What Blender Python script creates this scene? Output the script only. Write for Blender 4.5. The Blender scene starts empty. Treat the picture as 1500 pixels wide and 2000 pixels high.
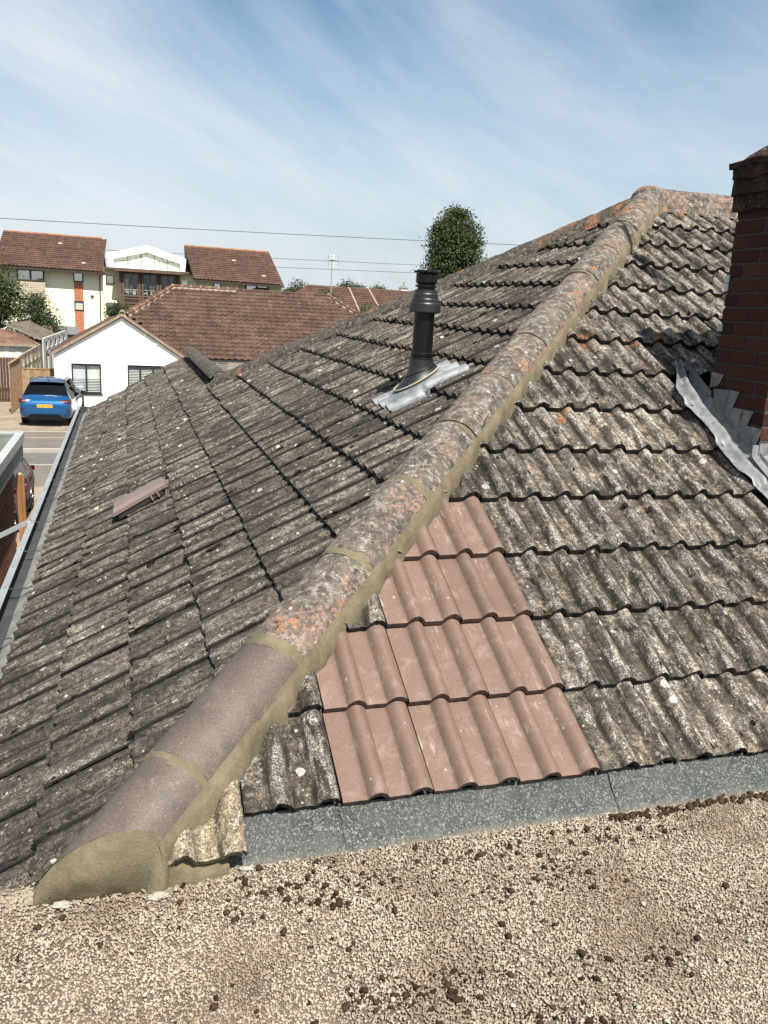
import bpy, bmesh, math, random
from math import sin, cos, tan, pi, sqrt, radians
from mathutils import Vector, Matrix, noise as mnoise
R = random.Random(7)
SC = bpy.context.scene
COL = SC.collection

# ------------------------------------------------------------------ camera
CAMZ = 1.805
_p, _r, _y = radians(13.834), radians(3.167), radians(17.617)      # looking down, tilted a little, turned right of +Y
_f0 = Vector((sin(_y), cos(_y), 0)); _r0 = Vector((cos(_y), -sin(_y), 0)); _u0 = Vector((0, 0, 1))
fw = _f0 * cos(_p) - _u0 * sin(_p); _u1 = _u0 * cos(_p) + _f0 * sin(_p)
rt = _r0 * cos(_r) + _u1 * sin(_r); up = _u1 * cos(_r) - _r0 * sin(_r)
cam_d = bpy.data.cameras.new('camera')
cam = bpy.data.objects.new('camera', cam_d); COL.objects.link(cam)
cam.matrix_world = Matrix(((rt.x, up.x, -fw.x, 0), (rt.y, up.y, -fw.y, 0), (rt.z, up.z, -fw.z, CAMZ), (0, 0, 0, 1)))
cam_d.sensor_fit = 'VERTICAL'; cam_d.sensor_height = 36.0; cam_d.lens = 1615.6 / 2000 * 36
cam_d.clip_start = 0.05; cam_d.clip_end = 2000
SC.camera = cam

# ------------------------------------------------------------------ light
SUN = Vector((0.115, -0.66, 1.0)).normalized()
ELEV = math.asin(SUN.z); AZ = math.atan2(SUN.x, SUN.y)
sd = bpy.data.lights.new('sun', 'SUN'); so = bpy.data.objects.new('sun', sd); COL.objects.link(so)
sd.energy = 5.0; sd.angle = radians(0.55); sd.color = (1.0, 0.935, 0.84)
so.rotation_euler = SUN.to_track_quat('Z', 'Y').to_euler(); so.location = (6, -12, 20)
world = bpy.data.worlds.new('World'); SC.world = world; world.use_nodes = True
SKY_STRENGTH = 0.066
SC.view_settings.view_transform = 'Standard'; SC.view_settings.look = 'None'
SC.view_settings.gamma = 1; SC.view_settings.exposure = 1.0; SC.view_settings.use_curve_mapping = False


def nd(nt, typ, ins=None, **props):
    n = nt.nodes.new(typ)
    for k, v in props.items():
        setattr(n, k, v)
    for k, v in (ins or {}).items():
        s = n.inputs[k]
        if isinstance(v, bpy.types.NodeSocket):
            nt.links.new(v, s)
        else:
            if s.type == 'RGBA' and len(v) == 3: v = (*v, 1)
            s.default_value = v
    return n


def mixc(nt, f, a, b, mode='MIX'):
    n = nd(nt, 'ShaderNodeMix', {0: f, 6: a, 7: b}, data_type='RGBA', blend_type=mode)
    return n.outputs[2]


def mth(nt, op, a, b=0.0, c=0.0, clamp=False):
    return nd(nt, 'ShaderNodeMath', {0: a, 1: b, 2: c}, operation=op, use_clamp=clamp).outputs[0]


def ramp(nt, f, stops, interp='LINEAR'):
    n = nd(nt, 'ShaderNodeValToRGB', {0: f}); cr = n.color_ramp; cr.interpolation = interp
    while len(cr.elements) < len(stops): cr.elements.new(0.5)
    for e, (p, c) in zip(cr.elements, stops):
        e.position = p; e.color = (c, c, c, 1) if not hasattr(c, '__len__') else (*c, 1)
    return n.outputs[0]


def noise(nt, vec, scale, detail=4, rough=.55, dist=0.0):
    return nd(nt, 'ShaderNodeTexNoise', {'Vector': vec, 'Scale': scale, 'Detail': detail, 'Roughness': rough, 'Distortion': dist}).outputs[0]


def step(nt, f, a, b):
    return nd(nt, 'ShaderNodeMapRange', {0: f, 1: a, 2: b, 3: 0.0, 4: 1.0}, clamp=True).outputs[0]


def newmat(name):
    m = bpy.data.materials.new(name); m.use_nodes = True; nt = m.node_tree
    return m, nt, nt.nodes['Principled BSDF']


def bump(nt, b, h, strength=.5, dist=.01):
    n = nd(nt, 'ShaderNodeBump', {'Strength': strength, 'Distance': dist, 'Height': h})
    nt.links.new(n.outputs[0], b.inputs['Normal'])


def dim(nt, c, k):
    return mixc(nt, 1.0, c, (k, k, k), 'MULTIPLY')


def wpos(nt):
    return nd(nt, 'ShaderNodeNewGeometry').outputs['Position']


def simple(name, col, rough=.7, var=.25, scale=3.0, bmp=0.0, bscale=60, metal=0.0, spec=.5, coat=0.0):
    m, nt, b = newmat(name); p = wpos(nt)
    b.inputs['Roughness'].default_value = rough; b.inputs['Metallic'].default_value = metal
    b.inputs['Specular IOR Level'].default_value = spec
    if coat:
        b.inputs['Specular IOR Level'].default_value = spec; b.inputs['Coat Weight'].default_value = coat; b.inputs['Coat Roughness'].default_value = .06
    n = noise(nt, p, scale, 6, .6)
    f = ramp(nt, n, [(.3, 1 - var), (.7, 1 + var * .6)])
    c = mixc(nt, 1.0, col, f, 'MULTIPLY'); nt.links.new(c, b.inputs['Base Color'])
    if bmp: bump(nt, b, noise(nt, p, bscale, 4, .6), bmp, .01)
    return m

# ------------------------------------------------------------------ sky
wt = world.node_tree
bg = wt.nodes['Background']; bg.inputs['Strength'].default_value = SKY_STRENGTH
sky = nd(wt, 'ShaderNodeTexSky', sky_type='NISHITA', sun_disc=False, sun_elevation=ELEV, sun_rotation=AZ, altitude=60.0, air_density=1.0, dust_density=2.0, ozone_density=1.1)
dirv = nd(wt, 'ShaderNodeTexCoord').outputs['Generated']
sep = nd(wt, 'ShaderNodeSeparateXYZ', {0: dirv})
az = mth(wt, 'ARCTAN2', sep.outputs[0], sep.outputs[1])
el = mth(wt, 'ARCSINE', sep.outputs[2])
sv = nd(wt, 'ShaderNodeCombineXYZ', {0: az, 1: el}).outputs[0]


def streak(loc, ang, sc, scale, det, rough, dist):
    m_ = nd(wt, 'ShaderNodeMapping', {'Vector': sv, 'Location': loc, 'Rotation': (0, 0, radians(ang)), 'Scale': sc}, vector_type='TEXTURE').outputs[0]
    return noise(wt, m_, scale, det, rough, dist)


c1 = streak((.35, .0, 0), -27, (2.3, .75, 1), 3.4, 9, .60, .8)       # long veils of cirrus running down to the right
c2 = streak((4.2, 2.1, 0), -20, (1.3, 1.0, 1), 1.9, 4, .5, .2)
c3 = streak((2.0, 7.0, 0), -34, (3.0, .45, 1), 9.0, 8, .66, 1.2)
cl = mth(wt, 'ADD', mth(wt, 'MULTIPLY', c1, .58), mth(wt, 'ADD', mth(wt, 'MULTIPLY', c2, .50), mth(wt, 'MULTIPLY', c3, .08)))
cf = mth(wt, 'MULTIPLY', step(wt, cl, .46, .74), .85)
hz = mth(wt, 'MULTIPLY', step(wt, sep.outputs[2], .30, 0.0), .40)
cf2 = mth(wt, 'MINIMUM', mth(wt, 'ADD', cf, hz), .88)
skyc = mixc(wt, 1.0, sky.outputs[0], (0.86, 1.04, 1.05, 1), 'MULTIPLY')
wt.links.new(mixc(wt, cf2, skyc, (6.1, 6.5, 7.0, 1)), bg.inputs['Color'])


# ------------------------------------------------------------------ mesh helpers
class MB:
    def __init__(s): s.v = []; s.f = []; s.sm = []; s.mi = []; s.cur = 0
    def add(s, verts, faces, smooth=False):
        b = len(s.v); s.v += [tuple(v) for v in verts]
        for f in faces: s.f.append([b + i for i in f]); s.sm.append(smooth); s.mi.append(s.cur)
        return s
    def box(s, x0, x1, y0, y1, z0, z1, M=None):
        vs = [Vector((x, y, z)) for z in (z0, z1) for y in (y0, y1) for x in (x0, x1)]
        if M is not None: vs = [M @ v for v in vs]
        return s.add(vs, [(0, 2, 3, 1), (4, 5, 7, 6), (0, 1, 5, 4), (2, 6, 7, 3), (0, 4, 6, 2), (1, 3, 7, 5)])
    def quad(s, a, b, c, d): return s.add([a, b, c, d], [(0, 1, 2, 3)])
    def poly(s, pts): return s.add(pts, [tuple(range(len(pts)))])
    def prism(s, pts, off):
        off = Vector(off); n = len(pts); a = [Vector(p) for p in pts]
        nrm = Vector((0, 0, 0))
        for i in range(n): nrm += a[i].cross(a[(i + 1) % n])
        if nrm.dot(off) > 0: a = a[::-1]
        vs = a + [p + off for p in a]
        fs = [tuple(range(n)), tuple(range(2 * n - 1, n - 1, -1))]
        fs += [(j, i, i + n, j + n) for i in range(n) for j in [(i + 1) % n]]
        return s.add(vs, fs)
    def tube(s, pts, r, n=8, caps=True, smooth=True):
        pts = [Vector(p) for p in pts]; rs = r if hasattr(r, '__len__') else [r] * len(pts)
        vs = []; fs = []
        for i, p in enumerate(pts):
            d = (pts[min(i + 1, len(pts) - 1)] - pts[max(i - 1, 0)]).normalized()
            a = d.orthogonal().normalized() if i == 0 else (pa - d * pa.dot(d)).normalized()
            pa = a; bb = d.cross(a)
            vs += [p + (a * cos(2 * pi * k / n) + bb * sin(2 * pi * k / n)) * rs[i] for k in range(n)]
        for i in range(len(pts) - 1):
            fs += [(i * n + k, i * n + (k + 1) % n, (i + 1) * n + (k + 1) % n, (i + 1) * n + k) for k in range(n)]
        s.add(vs, fs, smooth)
        if caps:
            s.add(vs[:n], [tuple(range(n - 1, -1, -1))]); s.add(vs[-n:], [tuple(range(n))])
        return s
    def lathe(s, prof, c, n=24, M=None, smooth=True):
        c = Vector(c); vs = []
        for (r_, z) in prof:
            for k in range(n):
                q = Vector((r_ * cos(2 * pi * k / n), r_ * sin(2 * pi * k / n), z))
                if M is not None: q = M @ q
                vs.append(c + q)
        for i in range(len(prof) - 1):
            ring = vs[i * n:(i + 2) * n]
            s.add(ring, [(k, (k + 1) % n, n + (k + 1) % n, n + k) for k in range(n)], smooth)
        return s
    def grid(s, fn, nu, nv, smooth=True):
        vs = [fn(i / nu, j / nv) for j in range(nv + 1) for i in range(nu + 1)]
        w = nu + 1
        return s.add(vs, [(j * w + i, j * w + i + 1, (j + 1) * w + i + 1, (j + 1) * w + i) for j in range(nv) for i in range(nu)], smooth)
    def mesh(s, name, mat, base=(0, 0, 0)):
        b = Vector(base); me = bpy.data.meshes.new(name)
        me.from_pydata([Vector(v) - b for v in s.v], [], s.f)
        me.polygons.foreach_set('use_smooth', s.sm)
        for m in (mat if isinstance(mat, (list, tuple)) else [mat]): me.materials.append(m)
        me.polygons.foreach_set('material_index', s.mi)
        me.update(); return me
    def build(s, name, mat, parent=None, base=None, kind=None, label=None):
        if base is None: base = wloc(parent) if parent else (0, 0, 0)
        o = bpy.data.objects.new(name, s.mesh(name, mat, base)); COL.objects.link(o)
        if parent: o.parent = parent; o.location = Vector(base) - wloc(parent)
        else: o.location = base
        if kind: o['kind'] = kind
        if label: o['label'] = label
        return o


def wloc(o):
    l = Vector((0, 0, 0))
    while o: l += o.location; o = o.parent
    return l


def thing(name, label, cat, loc, group=None):
    o = bpy.data.objects.new(name, None); COL.objects.link(o); o.location = loc; o.empty_display_size = .2
    return tag(o, label, cat, group)


def tag(o, label, cat, group=None):
    o['label'] = label; o['category'] = cat
    if group: o['group'] = group
    return o


def place(name, me, parent, loc, M3=None, label=None):
    o = bpy.data.objects.new(name, me); COL.objects.link(o)
    if parent: o.parent = parent
    l = Vector(loc) - (wloc(parent) if parent else Vector((0, 0, 0)))
    o.matrix_basis = Matrix.Translation(l) @ (M3.to_4x4() if M3 else Matrix.Identity(4))
    if label: o['label'] = label
    return o


def text_mesh(body, size, mat, ext=.002):
    cu = bpy.data.curves.new('lettering', 'FONT'); cu.body = body; cu.size = size; cu.extrude = ext
    cu.align_x = 'CENTER'; cu.align_y = 'CENTER'
    o = bpy.data.objects.new('lettering', cu); COL.objects.link(o)
    me = bpy.data.meshes.new_from_object(o); COL.objects.unlink(o); bpy.data.objects.remove(o)
    me.materials.clear(); me.materials.append(mat); return me


def proj(P):
    d = Vector(P) - Vector((0, 0, CAMZ)); z = d.dot(fw)
    if z < .1: return None
    return (750 + 1615.6 * d.dot(rt) / z, 1000 - 1615.6 * d.dot(up) / z, z)


# ------------------------------------------------------------------ geometry of the house we look across
TH = radians(30.68); TT = tan(TH); CT = cos(TH); ST = sin(TH)
XS = -.585; YS = 2.157; ZF = .336; GA = .3335; CH = XS - YS + ZF / TT      # hip runs in the vertical plane x - y = CH
APX, APY, APZ = 4.145, 6.32, ZF + TT * (6.32 - YS)
GZ = -3.15
YV = 14.1; WRX = 1.0                                                       # far verge, wing ridge


def zfront(y): return ZF + TT * (y - YS)
def zside(x): return TT * (x - XS)


FU, FV, FN = Vector((1, 0, 0)), Vector((0, CT, ST)), Vector((0, -ST, CT))
SU, SV, SN = Vector((0, -1, 0)), Vector((CT, 0, ST)), Vector((-ST, 0, CT))
def m3(u, v, n): return Matrix((u, v, n)).transposed()


# ------------------------------------------------------------------ roof materials
def tile_mat(name, axis, dark, mid, pale, dust, crust=.52, moss=.60, orange=.70, streak=1.0, spots=.55, gain=.56):
    m, nt, b = newmat(name); p = wpos(nt)
    rot = (-TH, 0, 0) if axis == 'F' else (0, TH, 0)
    if axis == 'H': rot = (0, 0, 0)
    q = nd(nt, 'ShaderNodeMapping', {'Vector': p, 'Rotation': rot}).outputs[0]
    rnd = nd(nt, 'ShaderNodeObjectInfo').outputs['Random']
    off = nd(nt, 'ShaderNodeCombineXYZ', {0: mth(nt, 'MULTIPLY', rnd, 37.0), 1: mth(nt, 'MULTIPLY', rnd, 91.0)}).outputs[0]
    q2 = nd(nt, 'ShaderNodeVectorMath', {0: q, 1: off}, operation='ADD').outputs[0]
    sc = (1, 1 / (1 + 2.2 * streak), 1) if axis == 'F' else ((1 / (1 + 3.5 * streak), 1, 1) if axis == 'S' else (1, 1, 1))
    qs = nd(nt, 'ShaderNodeMapping', {'Vector': q2, 'Scale': sc}).outputs[0]
    prof = nd(nt, 'ShaderNodeAttribute', attribute_name='prof').outputs['Fac']
    big = noise(nt, qs, 7, 5, .6)
    c = mixc(nt, step(nt, big, .38, .64), dark, mid)
    fine = noise(nt, q2, 190, 3, .8)
    med = noise(nt, q2, 48, 6, .72)
    # dust and bare aggregate lying in the flat pans
    pan = mth(nt, 'MULTIPLY', mth(nt, 'SUBTRACT', 1.0, prof), step(nt, noise(nt, q2, 7, 4, .6), .50, .62))
    c = mixc(nt, mth(nt, 'MULTIPLY', pan, mth(nt, 'MULTIPLY', step(nt, med, .35, .6), .62)), c, dust)
    # pale lichen crust, thicker on the rolls
    cr = mth(nt, 'ADD', noise(nt, qs, 20, 8, .72, .4), mth(nt, 'MULTIPLY', prof, .065))
    crm = mth(nt, 'MULTIPLY', step(nt, cr, crust, crust + .11), mth(nt, 'ADD', .25, mth(nt, 'MULTIPLY', step(nt, fine, .40, .58), .75)))
    c = mixc(nt, mth(nt, 'MULTIPLY', crm, .85), c, pale)
    # grain
    c = mixc(nt, 1.0, c, ramp(nt, fine, [(.36, .28), (.5, 1.0), (.64, 2.0)]), 'MULTIPLY')
    c = mixc(nt, 1.0, c, ramp(nt, med, [(.36, .38), (.51, 1.0), (.66, 1.55)]), 'MULTIPLY')
    # round white lichen
    dn = nd(nt, 'ShaderNodeVectorMath', {0: q2, 1: nd(nt, 'ShaderNodeVectorMath', {0: nd(nt, 'ShaderNodeTexNoise', {'Vector': q2, 'Scale': 70.0, 'Detail': 3.0}).outputs[1], 'Scale': .016}, operation='SCALE').outputs[0]}, operation='ADD').outputs[0]
    vo = nd(nt, 'ShaderNodeTexVoronoi', {'Vector': dn, 'Scale': 11.0})
    vsep = nd(nt, 'ShaderNodeSeparateColor', {0: vo.outputs['Color']})
    rad = mth(nt, 'MULTIPLY', step(nt, vsep.outputs[0], spots, 1.0), .25)
    sp = step(nt, mth(nt, 'SUBTRACT', rad, vo.outputs['Distance']), 0.0, .03)
    ring = mth(nt, 'MULTIPLY', sp, mth(nt, 'ADD', .55, mth(nt, 'MULTIPLY', step(nt, fine, .4, .6), .45)))
    c = mixc(nt, mth(nt, 'MULTIPLY', ring, .95), c, (.78, .75, .68))
    vo2 = nd(nt, 'ShaderNodeTexVoronoi', {'Vector': dn, 'Scale': 46.0})
    v2 = nd(nt, 'ShaderNodeSeparateColor', {0: vo2.outputs['Color']})
    sp2 = step(nt, mth(nt, 'SUBTRACT', mth(nt, 'MULTIPLY', step(nt, v2.outputs[1], .72, 1.0), .34), vo2.outputs['Distance']), 0.0, .05)
    c = mixc(nt, mth(nt, 'MULTIPLY', sp2, .75), c, (.62, .58, .51))
    # orange lichen
    orr = mth(nt, 'MULTIPLY', step(nt, noise(nt, q, 4.2, 3, .5), orange, orange + .05), step(nt, med, .42, .56))
    c = mixc(nt, mth(nt, 'MULTIPLY', orr, .85), c, (.42, .165, .045))
    # dark moss film
    mo = step(nt, noise(nt, qs, 17, 5, .6, .6), moss, moss + .05)
    c = mixc(nt, mth(nt, 'MULTIPLY', mo, .85), c, (.022, .018, .013))
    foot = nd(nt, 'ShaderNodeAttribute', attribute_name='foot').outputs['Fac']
    fm = mth(nt, 'MULTIPLY', step(nt, foot, .25, .8), step(nt, noise(nt, qs, 24, 5, .65, .3), .38, .56))       # moss, with the roll's shade painted in, where roll meets pan
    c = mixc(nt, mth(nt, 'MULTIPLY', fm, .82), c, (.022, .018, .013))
    pit = step(nt, noise(nt, q2, 85, 3, .6), .66, .72)
    c = mixc(nt, mth(nt, 'MULTIPLY', pit, .6), c, (.025, .02, .015))
    tone = mth(nt, 'MULTIPLY', mth(nt, 'ADD', .76, mth(nt, 'MULTIPLY', rnd, .48)), mth(nt, 'ADD', .55, mth(nt, 'MULTIPLY', noise(nt, q, 1.3, 3, .55), .9)))
    c = mixc(nt, 1.0, c, nd(nt, 'ShaderNodeCombineColor', {0: tone, 1: tone, 2: tone}).outputs[0], 'MULTIPLY')
    nt.links.new(dim(nt, c, gain), b.inputs['Base Color'])
    b.inputs['Roughness'].default_value = .93; b.inputs['Specular IOR Level'].default_value = .25
    h = mth(nt, 'ADD', mth(nt, 'MULTIPLY', med, .6), mth(nt, 'ADD', mth(nt, 'MULTIPLY', fine, .35), mth(nt, 'MULTIPLY', mth(nt, 'ADD', crm, ring), .25)))
    bump(nt, b, h, .75, .006)
    return m


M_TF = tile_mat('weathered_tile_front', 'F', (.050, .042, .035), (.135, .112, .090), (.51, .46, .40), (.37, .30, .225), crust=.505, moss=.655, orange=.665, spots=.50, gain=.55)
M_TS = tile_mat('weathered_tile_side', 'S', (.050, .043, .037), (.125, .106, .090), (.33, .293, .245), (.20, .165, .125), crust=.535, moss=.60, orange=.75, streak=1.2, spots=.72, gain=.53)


def newtile_mat():
    m, nt, b = newmat('new_tile_clay_brown'); p = wpos(nt)
    q = nd(nt, 'ShaderNodeMapping', {'Vector': p, 'Rotation': (-TH, 0, 0)}).outputs[0]
    rnd = nd(nt, 'ShaderNodeObjectInfo').outputs['Random']
    c = mixc(nt, noise(nt, p, 9, 4, .6), (.215, .136, .102), (.295, .195, .150))
    t = mth(nt, 'ADD', .84, mth(nt, 'MULTIPLY', rnd, .26))
    c = mixc(nt, 1.0, c, nd(nt, 'ShaderNodeCombineColor', {0: t, 1: t, 2: mth(nt, 'ADD', t, .02)}).outputs[0], 'MULTIPLY')
    c = mixc(nt, 1.0, c, ramp(nt, noise(nt, p, 190, 2, .6), [(.3, .82), (.7, 1.16)]), 'MULTIPLY')
    qs = nd(nt, 'ShaderNodeMapping', {'Vector': q, 'Scale': (1, .16, 1), 'Rotation': (0, 0, radians(7))}).outputs[0]
    sc = mth(nt, 'MULTIPLY', step(nt, noise(nt, qs, 70, 3, .6, .5), .595, .64), step(nt, noise(nt, p, 6, 3), .5, .62))
    c = mixc(nt, mth(nt, 'MULTIPLY', sc, .55), c, (.56, .46, .375))
    ds = mth(nt, 'MULTIPLY', step(nt, noise(nt, q, 11, 7, .78, .5), .52, .70), .5)
    c = mixc(nt, ds, c, (.47, .37, .31))
    vo = nd(nt, 'ShaderNodeTexVoronoi', {'Vector': q, 'Scale': 30.0}); vs = nd(nt, 'ShaderNodeSeparateColor', {0: vo.outputs['Color']})
    sp = step(nt, mth(nt, 'SUBTRACT', mth(nt, 'MULTIPLY', step(nt, vs.outputs[0], .82, 1), .2), vo.outputs['Distance']), 0, .04)
    c = mixc(nt, mth(nt, 'MULTIPLY', sp, .7), c, (.56, .48, .41))
    nt.links.new(dim(nt, c, .53), b.inputs['Base Color']); b.inputs['Roughness'].default_value = .72; b.inputs['Specular IOR Level'].default_value = .35
    bump(nt, b, noise(nt, p, 260, 3, .7), .35, .002)
    return m


M_NEW = newtile_mat()
M_EDGE = simple('raw_tile_edge', (.115, .066, .052), .95, .5, 30, .8, 180)
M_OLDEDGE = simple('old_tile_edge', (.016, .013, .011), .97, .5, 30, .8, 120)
M_DECK = simple('roof_deck', (.03, .027, .025), .95)
M_MOSSR = simple('moss_crumb_brown', (.052, .031, .019), 1.0, .7, 30, .8, 160, spec=.1)
M_MOSS = simple('moss_dark', (.020, .014, .009), 1.0, .6, 25, .6, 150, spec=.1)
M_LEAD_ = None


def lead_mat(name, col, hi):
    m, nt, b = newmat(name); p = wpos(nt)
    n = noise(nt, p, 9, 6, .65, .6)
    c = mixc(nt, step(nt, n, .36, .64), col, hi)
    c = mixc(nt, mth(nt, 'MULTIPLY', step(nt, noise(nt, p, 17, 6, .74, 1.2), .53, .66), .7), c, [x * .35 for x in col])
    nt.links.new(dim(nt, c, .44), b.inputs['Base Color']); b.inputs['Metallic'].default_value = .0; b.inputs['Specular IOR Level'].default_value = .4; b.inputs['Roughness'].default_value = .48
    bump(nt, b, noise(nt, p, 22, 4, .6), .35, .012); return m


M_LEAD = lead_mat('grey_lead', (.23, .245, .25), (.42, .44, .45))
M_MORTAR = None


def mortar_mat():
    m, nt, b = newmat('olive_mortar'); p = wpos(nt)
    c = mixc(nt, step(nt, noise(nt, p, 7, 6, .68, .6), .34, .66), (.185, .150, .090), (.33, .28, .185))
    c = mixc(nt, mth(nt, 'MULTIPLY', step(nt, noise(nt, p, 40, 4, .7), .58, .68), .25), c, (.42, .36, .25))
    nt.links.new(dim(nt, c, .50), b.inputs['Base Color']); b.inputs['Roughness'].default_value = .9; b.inputs['Specular IOR Level'].default_value = .25
    qs = nd(nt, 'ShaderNodeMapping', {'Vector': p, 'Scale': (1, 1, .35)}).outputs[0]
    bump(nt, b, mth(nt, 'ADD', noise(nt, qs, 26, 6, .7), mth(nt, 'MULTIPLY', noise(nt, p, 210, 3, .7), .3)), .95, .012); return m


M_MORTAR = mortar_mat()

# ------------------------------------------------------------------ one interlocking double-roll tile
TW = .30; TL = .412
TILT = .033 / GA
HROLL = .036; HSIDE = .027
def wprof(u, h=HROLL):
    u = u % TW
    if .082 < u < .152: f = (u - .082) / .070
    elif .222 < u: f = (u - .222) / .080
    else: return 0.0
    f = max(0.0, min(1.0, f)) ** .92
    return h * sin(pi * f) ** .8
US = [.003, .03, .06, .080, .084, .088, .094, .101, .108, .116, .124, .132, .139, .1445, .1485, .151, .154, .18, .205, .220, .224, .229, .236, .244, .253, .262, .271, .279, .286, .2915, .2950]
VS = [0, .006, .05, .11, .18, .25, .32, TL]


def tile_bm(rough, seed, h=HROLL):
    """bmesh of one tile in its own (u, v, n) frame; rough > 0 wears its edges"""
    rr = random.Random(seed); bm = bmesh.new(); lay = bm.verts.layers.float.new('prof'); lay2 = bm.verts.layers.float.new('foot')
    us = US
    sd = rr.random() * 50
    def rn(a, b, s): return mnoise.noise((a * s + sd, b * s, sd))
    top = []
    for v in VS:
        row = []
        for u in us:
            w = wprof(u, h)
            vv = v; ww = w - v * TILT
            if rough:
                ww += rough * .0016 * rn(u, v, 14)
                if v < .01: vv += rough * (.0045 * rn(u, 0, 42) + .0035 * rn(u, 3, 120)); ww -= rough * .0012 * (v == 0)
            if v == 0: ww -= .0015
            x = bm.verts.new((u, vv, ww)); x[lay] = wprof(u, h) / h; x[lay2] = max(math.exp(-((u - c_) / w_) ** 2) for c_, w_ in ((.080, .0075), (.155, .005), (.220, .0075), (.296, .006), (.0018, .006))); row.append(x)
        top.append(row)
    for j in range(len(VS) - 1):
        for i in range(len(us) - 1):
            f = bm.faces.new((top[j][i], top[j][i + 1], top[j + 1][i + 1], top[j + 1][i])); f.smooth = True
    def wall(a, b, mi=1):
        f = bm.faces.new((a[0], b[0], b[1], a[1])); f.material_index = mi
    thick = .0235
    ft = []
    for i, u in enumerate(us):
        c = top[0][i].co
        a = bm.verts.new(c); d = bm.verts.new((c.x, c.y + .001, c.z - thick + (rough * .003 * rn(u, 9, 60) if rough else 0))); e = bm.verts.new((c.x, c.y + .07, c.z - thick - .006))
        ft.append((a, d, e))
    for i in range(len(us) - 1):
        for k in (0, 1):
            f = bm.faces.new((ft[i][k + 1], ft[i + 1][k + 1], ft[i + 1][k], ft[i][k])); f.material_index = 1
    for side in (0, -1):
        col = [top[j][side].co.copy() for j in range(len(VS))]
        A = [bm.verts.new(c) for c in col]; B = [bm.verts.new((c.x, c.y, c.z - thick * .4)) for c in col]
        for j in range(len(VS) - 1):
            vs = (A[j], B[j], B[j + 1], A[j + 1]) if side == 0 else (A[j], A[j + 1], B[j + 1], B[j])
            f = bm.faces.new(vs[::-1] if side == 0 else vs); f.material_index = 1
    return bm


def bm_mesh(bm, name, mats):
    me = bpy.data.meshes.new(name); bm.to_mesh(me); bm.free()
    for m in mats: me.materials.append(m)
    return me


W0 = -.009
bung = thing('bungalow', 'grey brown tiled hipped roof of the bungalow beside the gravelled flat roof', 'bungalow', (2, 6, GZ))

# decks that carry the tiles
DK = .075
d = MB(); o_ = FN * DK
def fr(x, y): return Vector((x, y, zfront(y))) - Vector((0, 0, DK / CT))
def sr(x, y): return Vector((x, y, zside(x))) - Vector((0, 0, DK / CT))
hb = YS + CH + .02
front_slope = d.poly([fr(hb + .05, YS + .02), fr(8.6, YS + .02), fr(8.6, APY), fr(APX, APY)]).build('front_roof_slope', M_DECK, bung)
d = MB()
side_slope = d.poly([sr(XS + .02, YV - .05), sr(XS + .02, 2.15), sr(2.15 + CH, 2.15), sr(APX, APY), sr(WRX, APX + APY - WRX), sr(WRX, YV - .05)]).build('side_roof_slope', M_DECK, bung)
d = MB(); z2 = lambda x: zside(2 * WRX - x) - DK
d.poly([Vector((WRX, YV - .05, zside(WRX) - DK)), Vector((WRX, APX + APY - WRX, zside(WRX) - DK)), Vector((2.7, 7.8, z2(2.7))), Vector((2.7, YV - .05, z2(2.7)))])
zb = lambda y: zfront(2 * APY - y) - DK
d.poly([Vector((APX, APY, APZ - DK)), Vector((8.6, APY, APZ - DK)), Vector((8.6, 10.6, zb(10.6))), Vector((.9, 10.6, zb(10.6))), Vector((WRX, APX + APY - WRX, zside(WRX) - DK))][::-1])
d.build('rear_roof_slope', M_TS, bung)

# lay the courses
XSEAM = .6045 - 3 * TW + TW * 2      # seam phase from the new tiles: columns start at x = 0.0045 + k * 0.3
XS0 = .6045
NEWSET = {(0, 0), (0, 1), (0, 2), (1, 0), (1, 1), (1, 2), (2, 1), (2, 2), (3, 1), (3, 2)}
variants = {'F': [], 'S': [], 'N': []}
for i in range(7):
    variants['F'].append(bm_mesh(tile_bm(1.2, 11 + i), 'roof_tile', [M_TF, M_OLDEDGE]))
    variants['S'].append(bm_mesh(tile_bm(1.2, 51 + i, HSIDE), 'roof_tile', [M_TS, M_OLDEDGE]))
for i in range(3):
    variants['N'].append(bm_mesh(tile_bm(.3, 91 + i), 'new_roof_tile', [M_NEW, M_EDGE]))


def clip(bm, M, planes):
    """cut a tile bmesh (placed by M) with world planes (point, normal): what lies on the normal's side goes"""
    Mi = M.inverted()
    for co, no in planes:
        lc = Mi @ Vector(co); ln = Mi.to_3x3() @ Vector(no)
        bmesh.ops.bisect_plane(bm, geom=bm.verts[:] + bm.edges[:] + bm.faces[:], plane_co=lc, plane_no=ln, clear_outer=True)


HIPN = Vector((1, -1, 0)).normalized()
HIP0 = Vector((CH, 0, 0))
jobs = []
for k in range(14):
    s = k * GA; y = YS + s * CT; z = zfront(y)
    for c in range(-3, 24):
        x = XS0 + c * TW
        xl = y + CH
        if x + TW < xl - .02 or x > 8.4: continue
        y1 = y + TL * CT
        if x + TW < xl + .03: continue
        if k == 0 and c < -1: continue
        dnear = (x - (y1 + CH)) / sqrt(2)
        kind = 'N' if (k, c) in NEWSET else 'F'
        planes = []
        if dnear < .04: planes.append((HIP0 + HIPN * .03, -HIPN))
        if 3.05 < x + TW and x < 3.95 and y1 > 3.46 and y < 4.02:      # stop at the stack
            planes.append((Vector((3.03, 0, 0)), Vector((1, 0, 0)))) if x < 3.1 else None
            if x >= 3.1: continue
        jobs.append((kind, FU, FV, FN, Vector((x, y, z)), planes, (k, c)))
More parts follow.
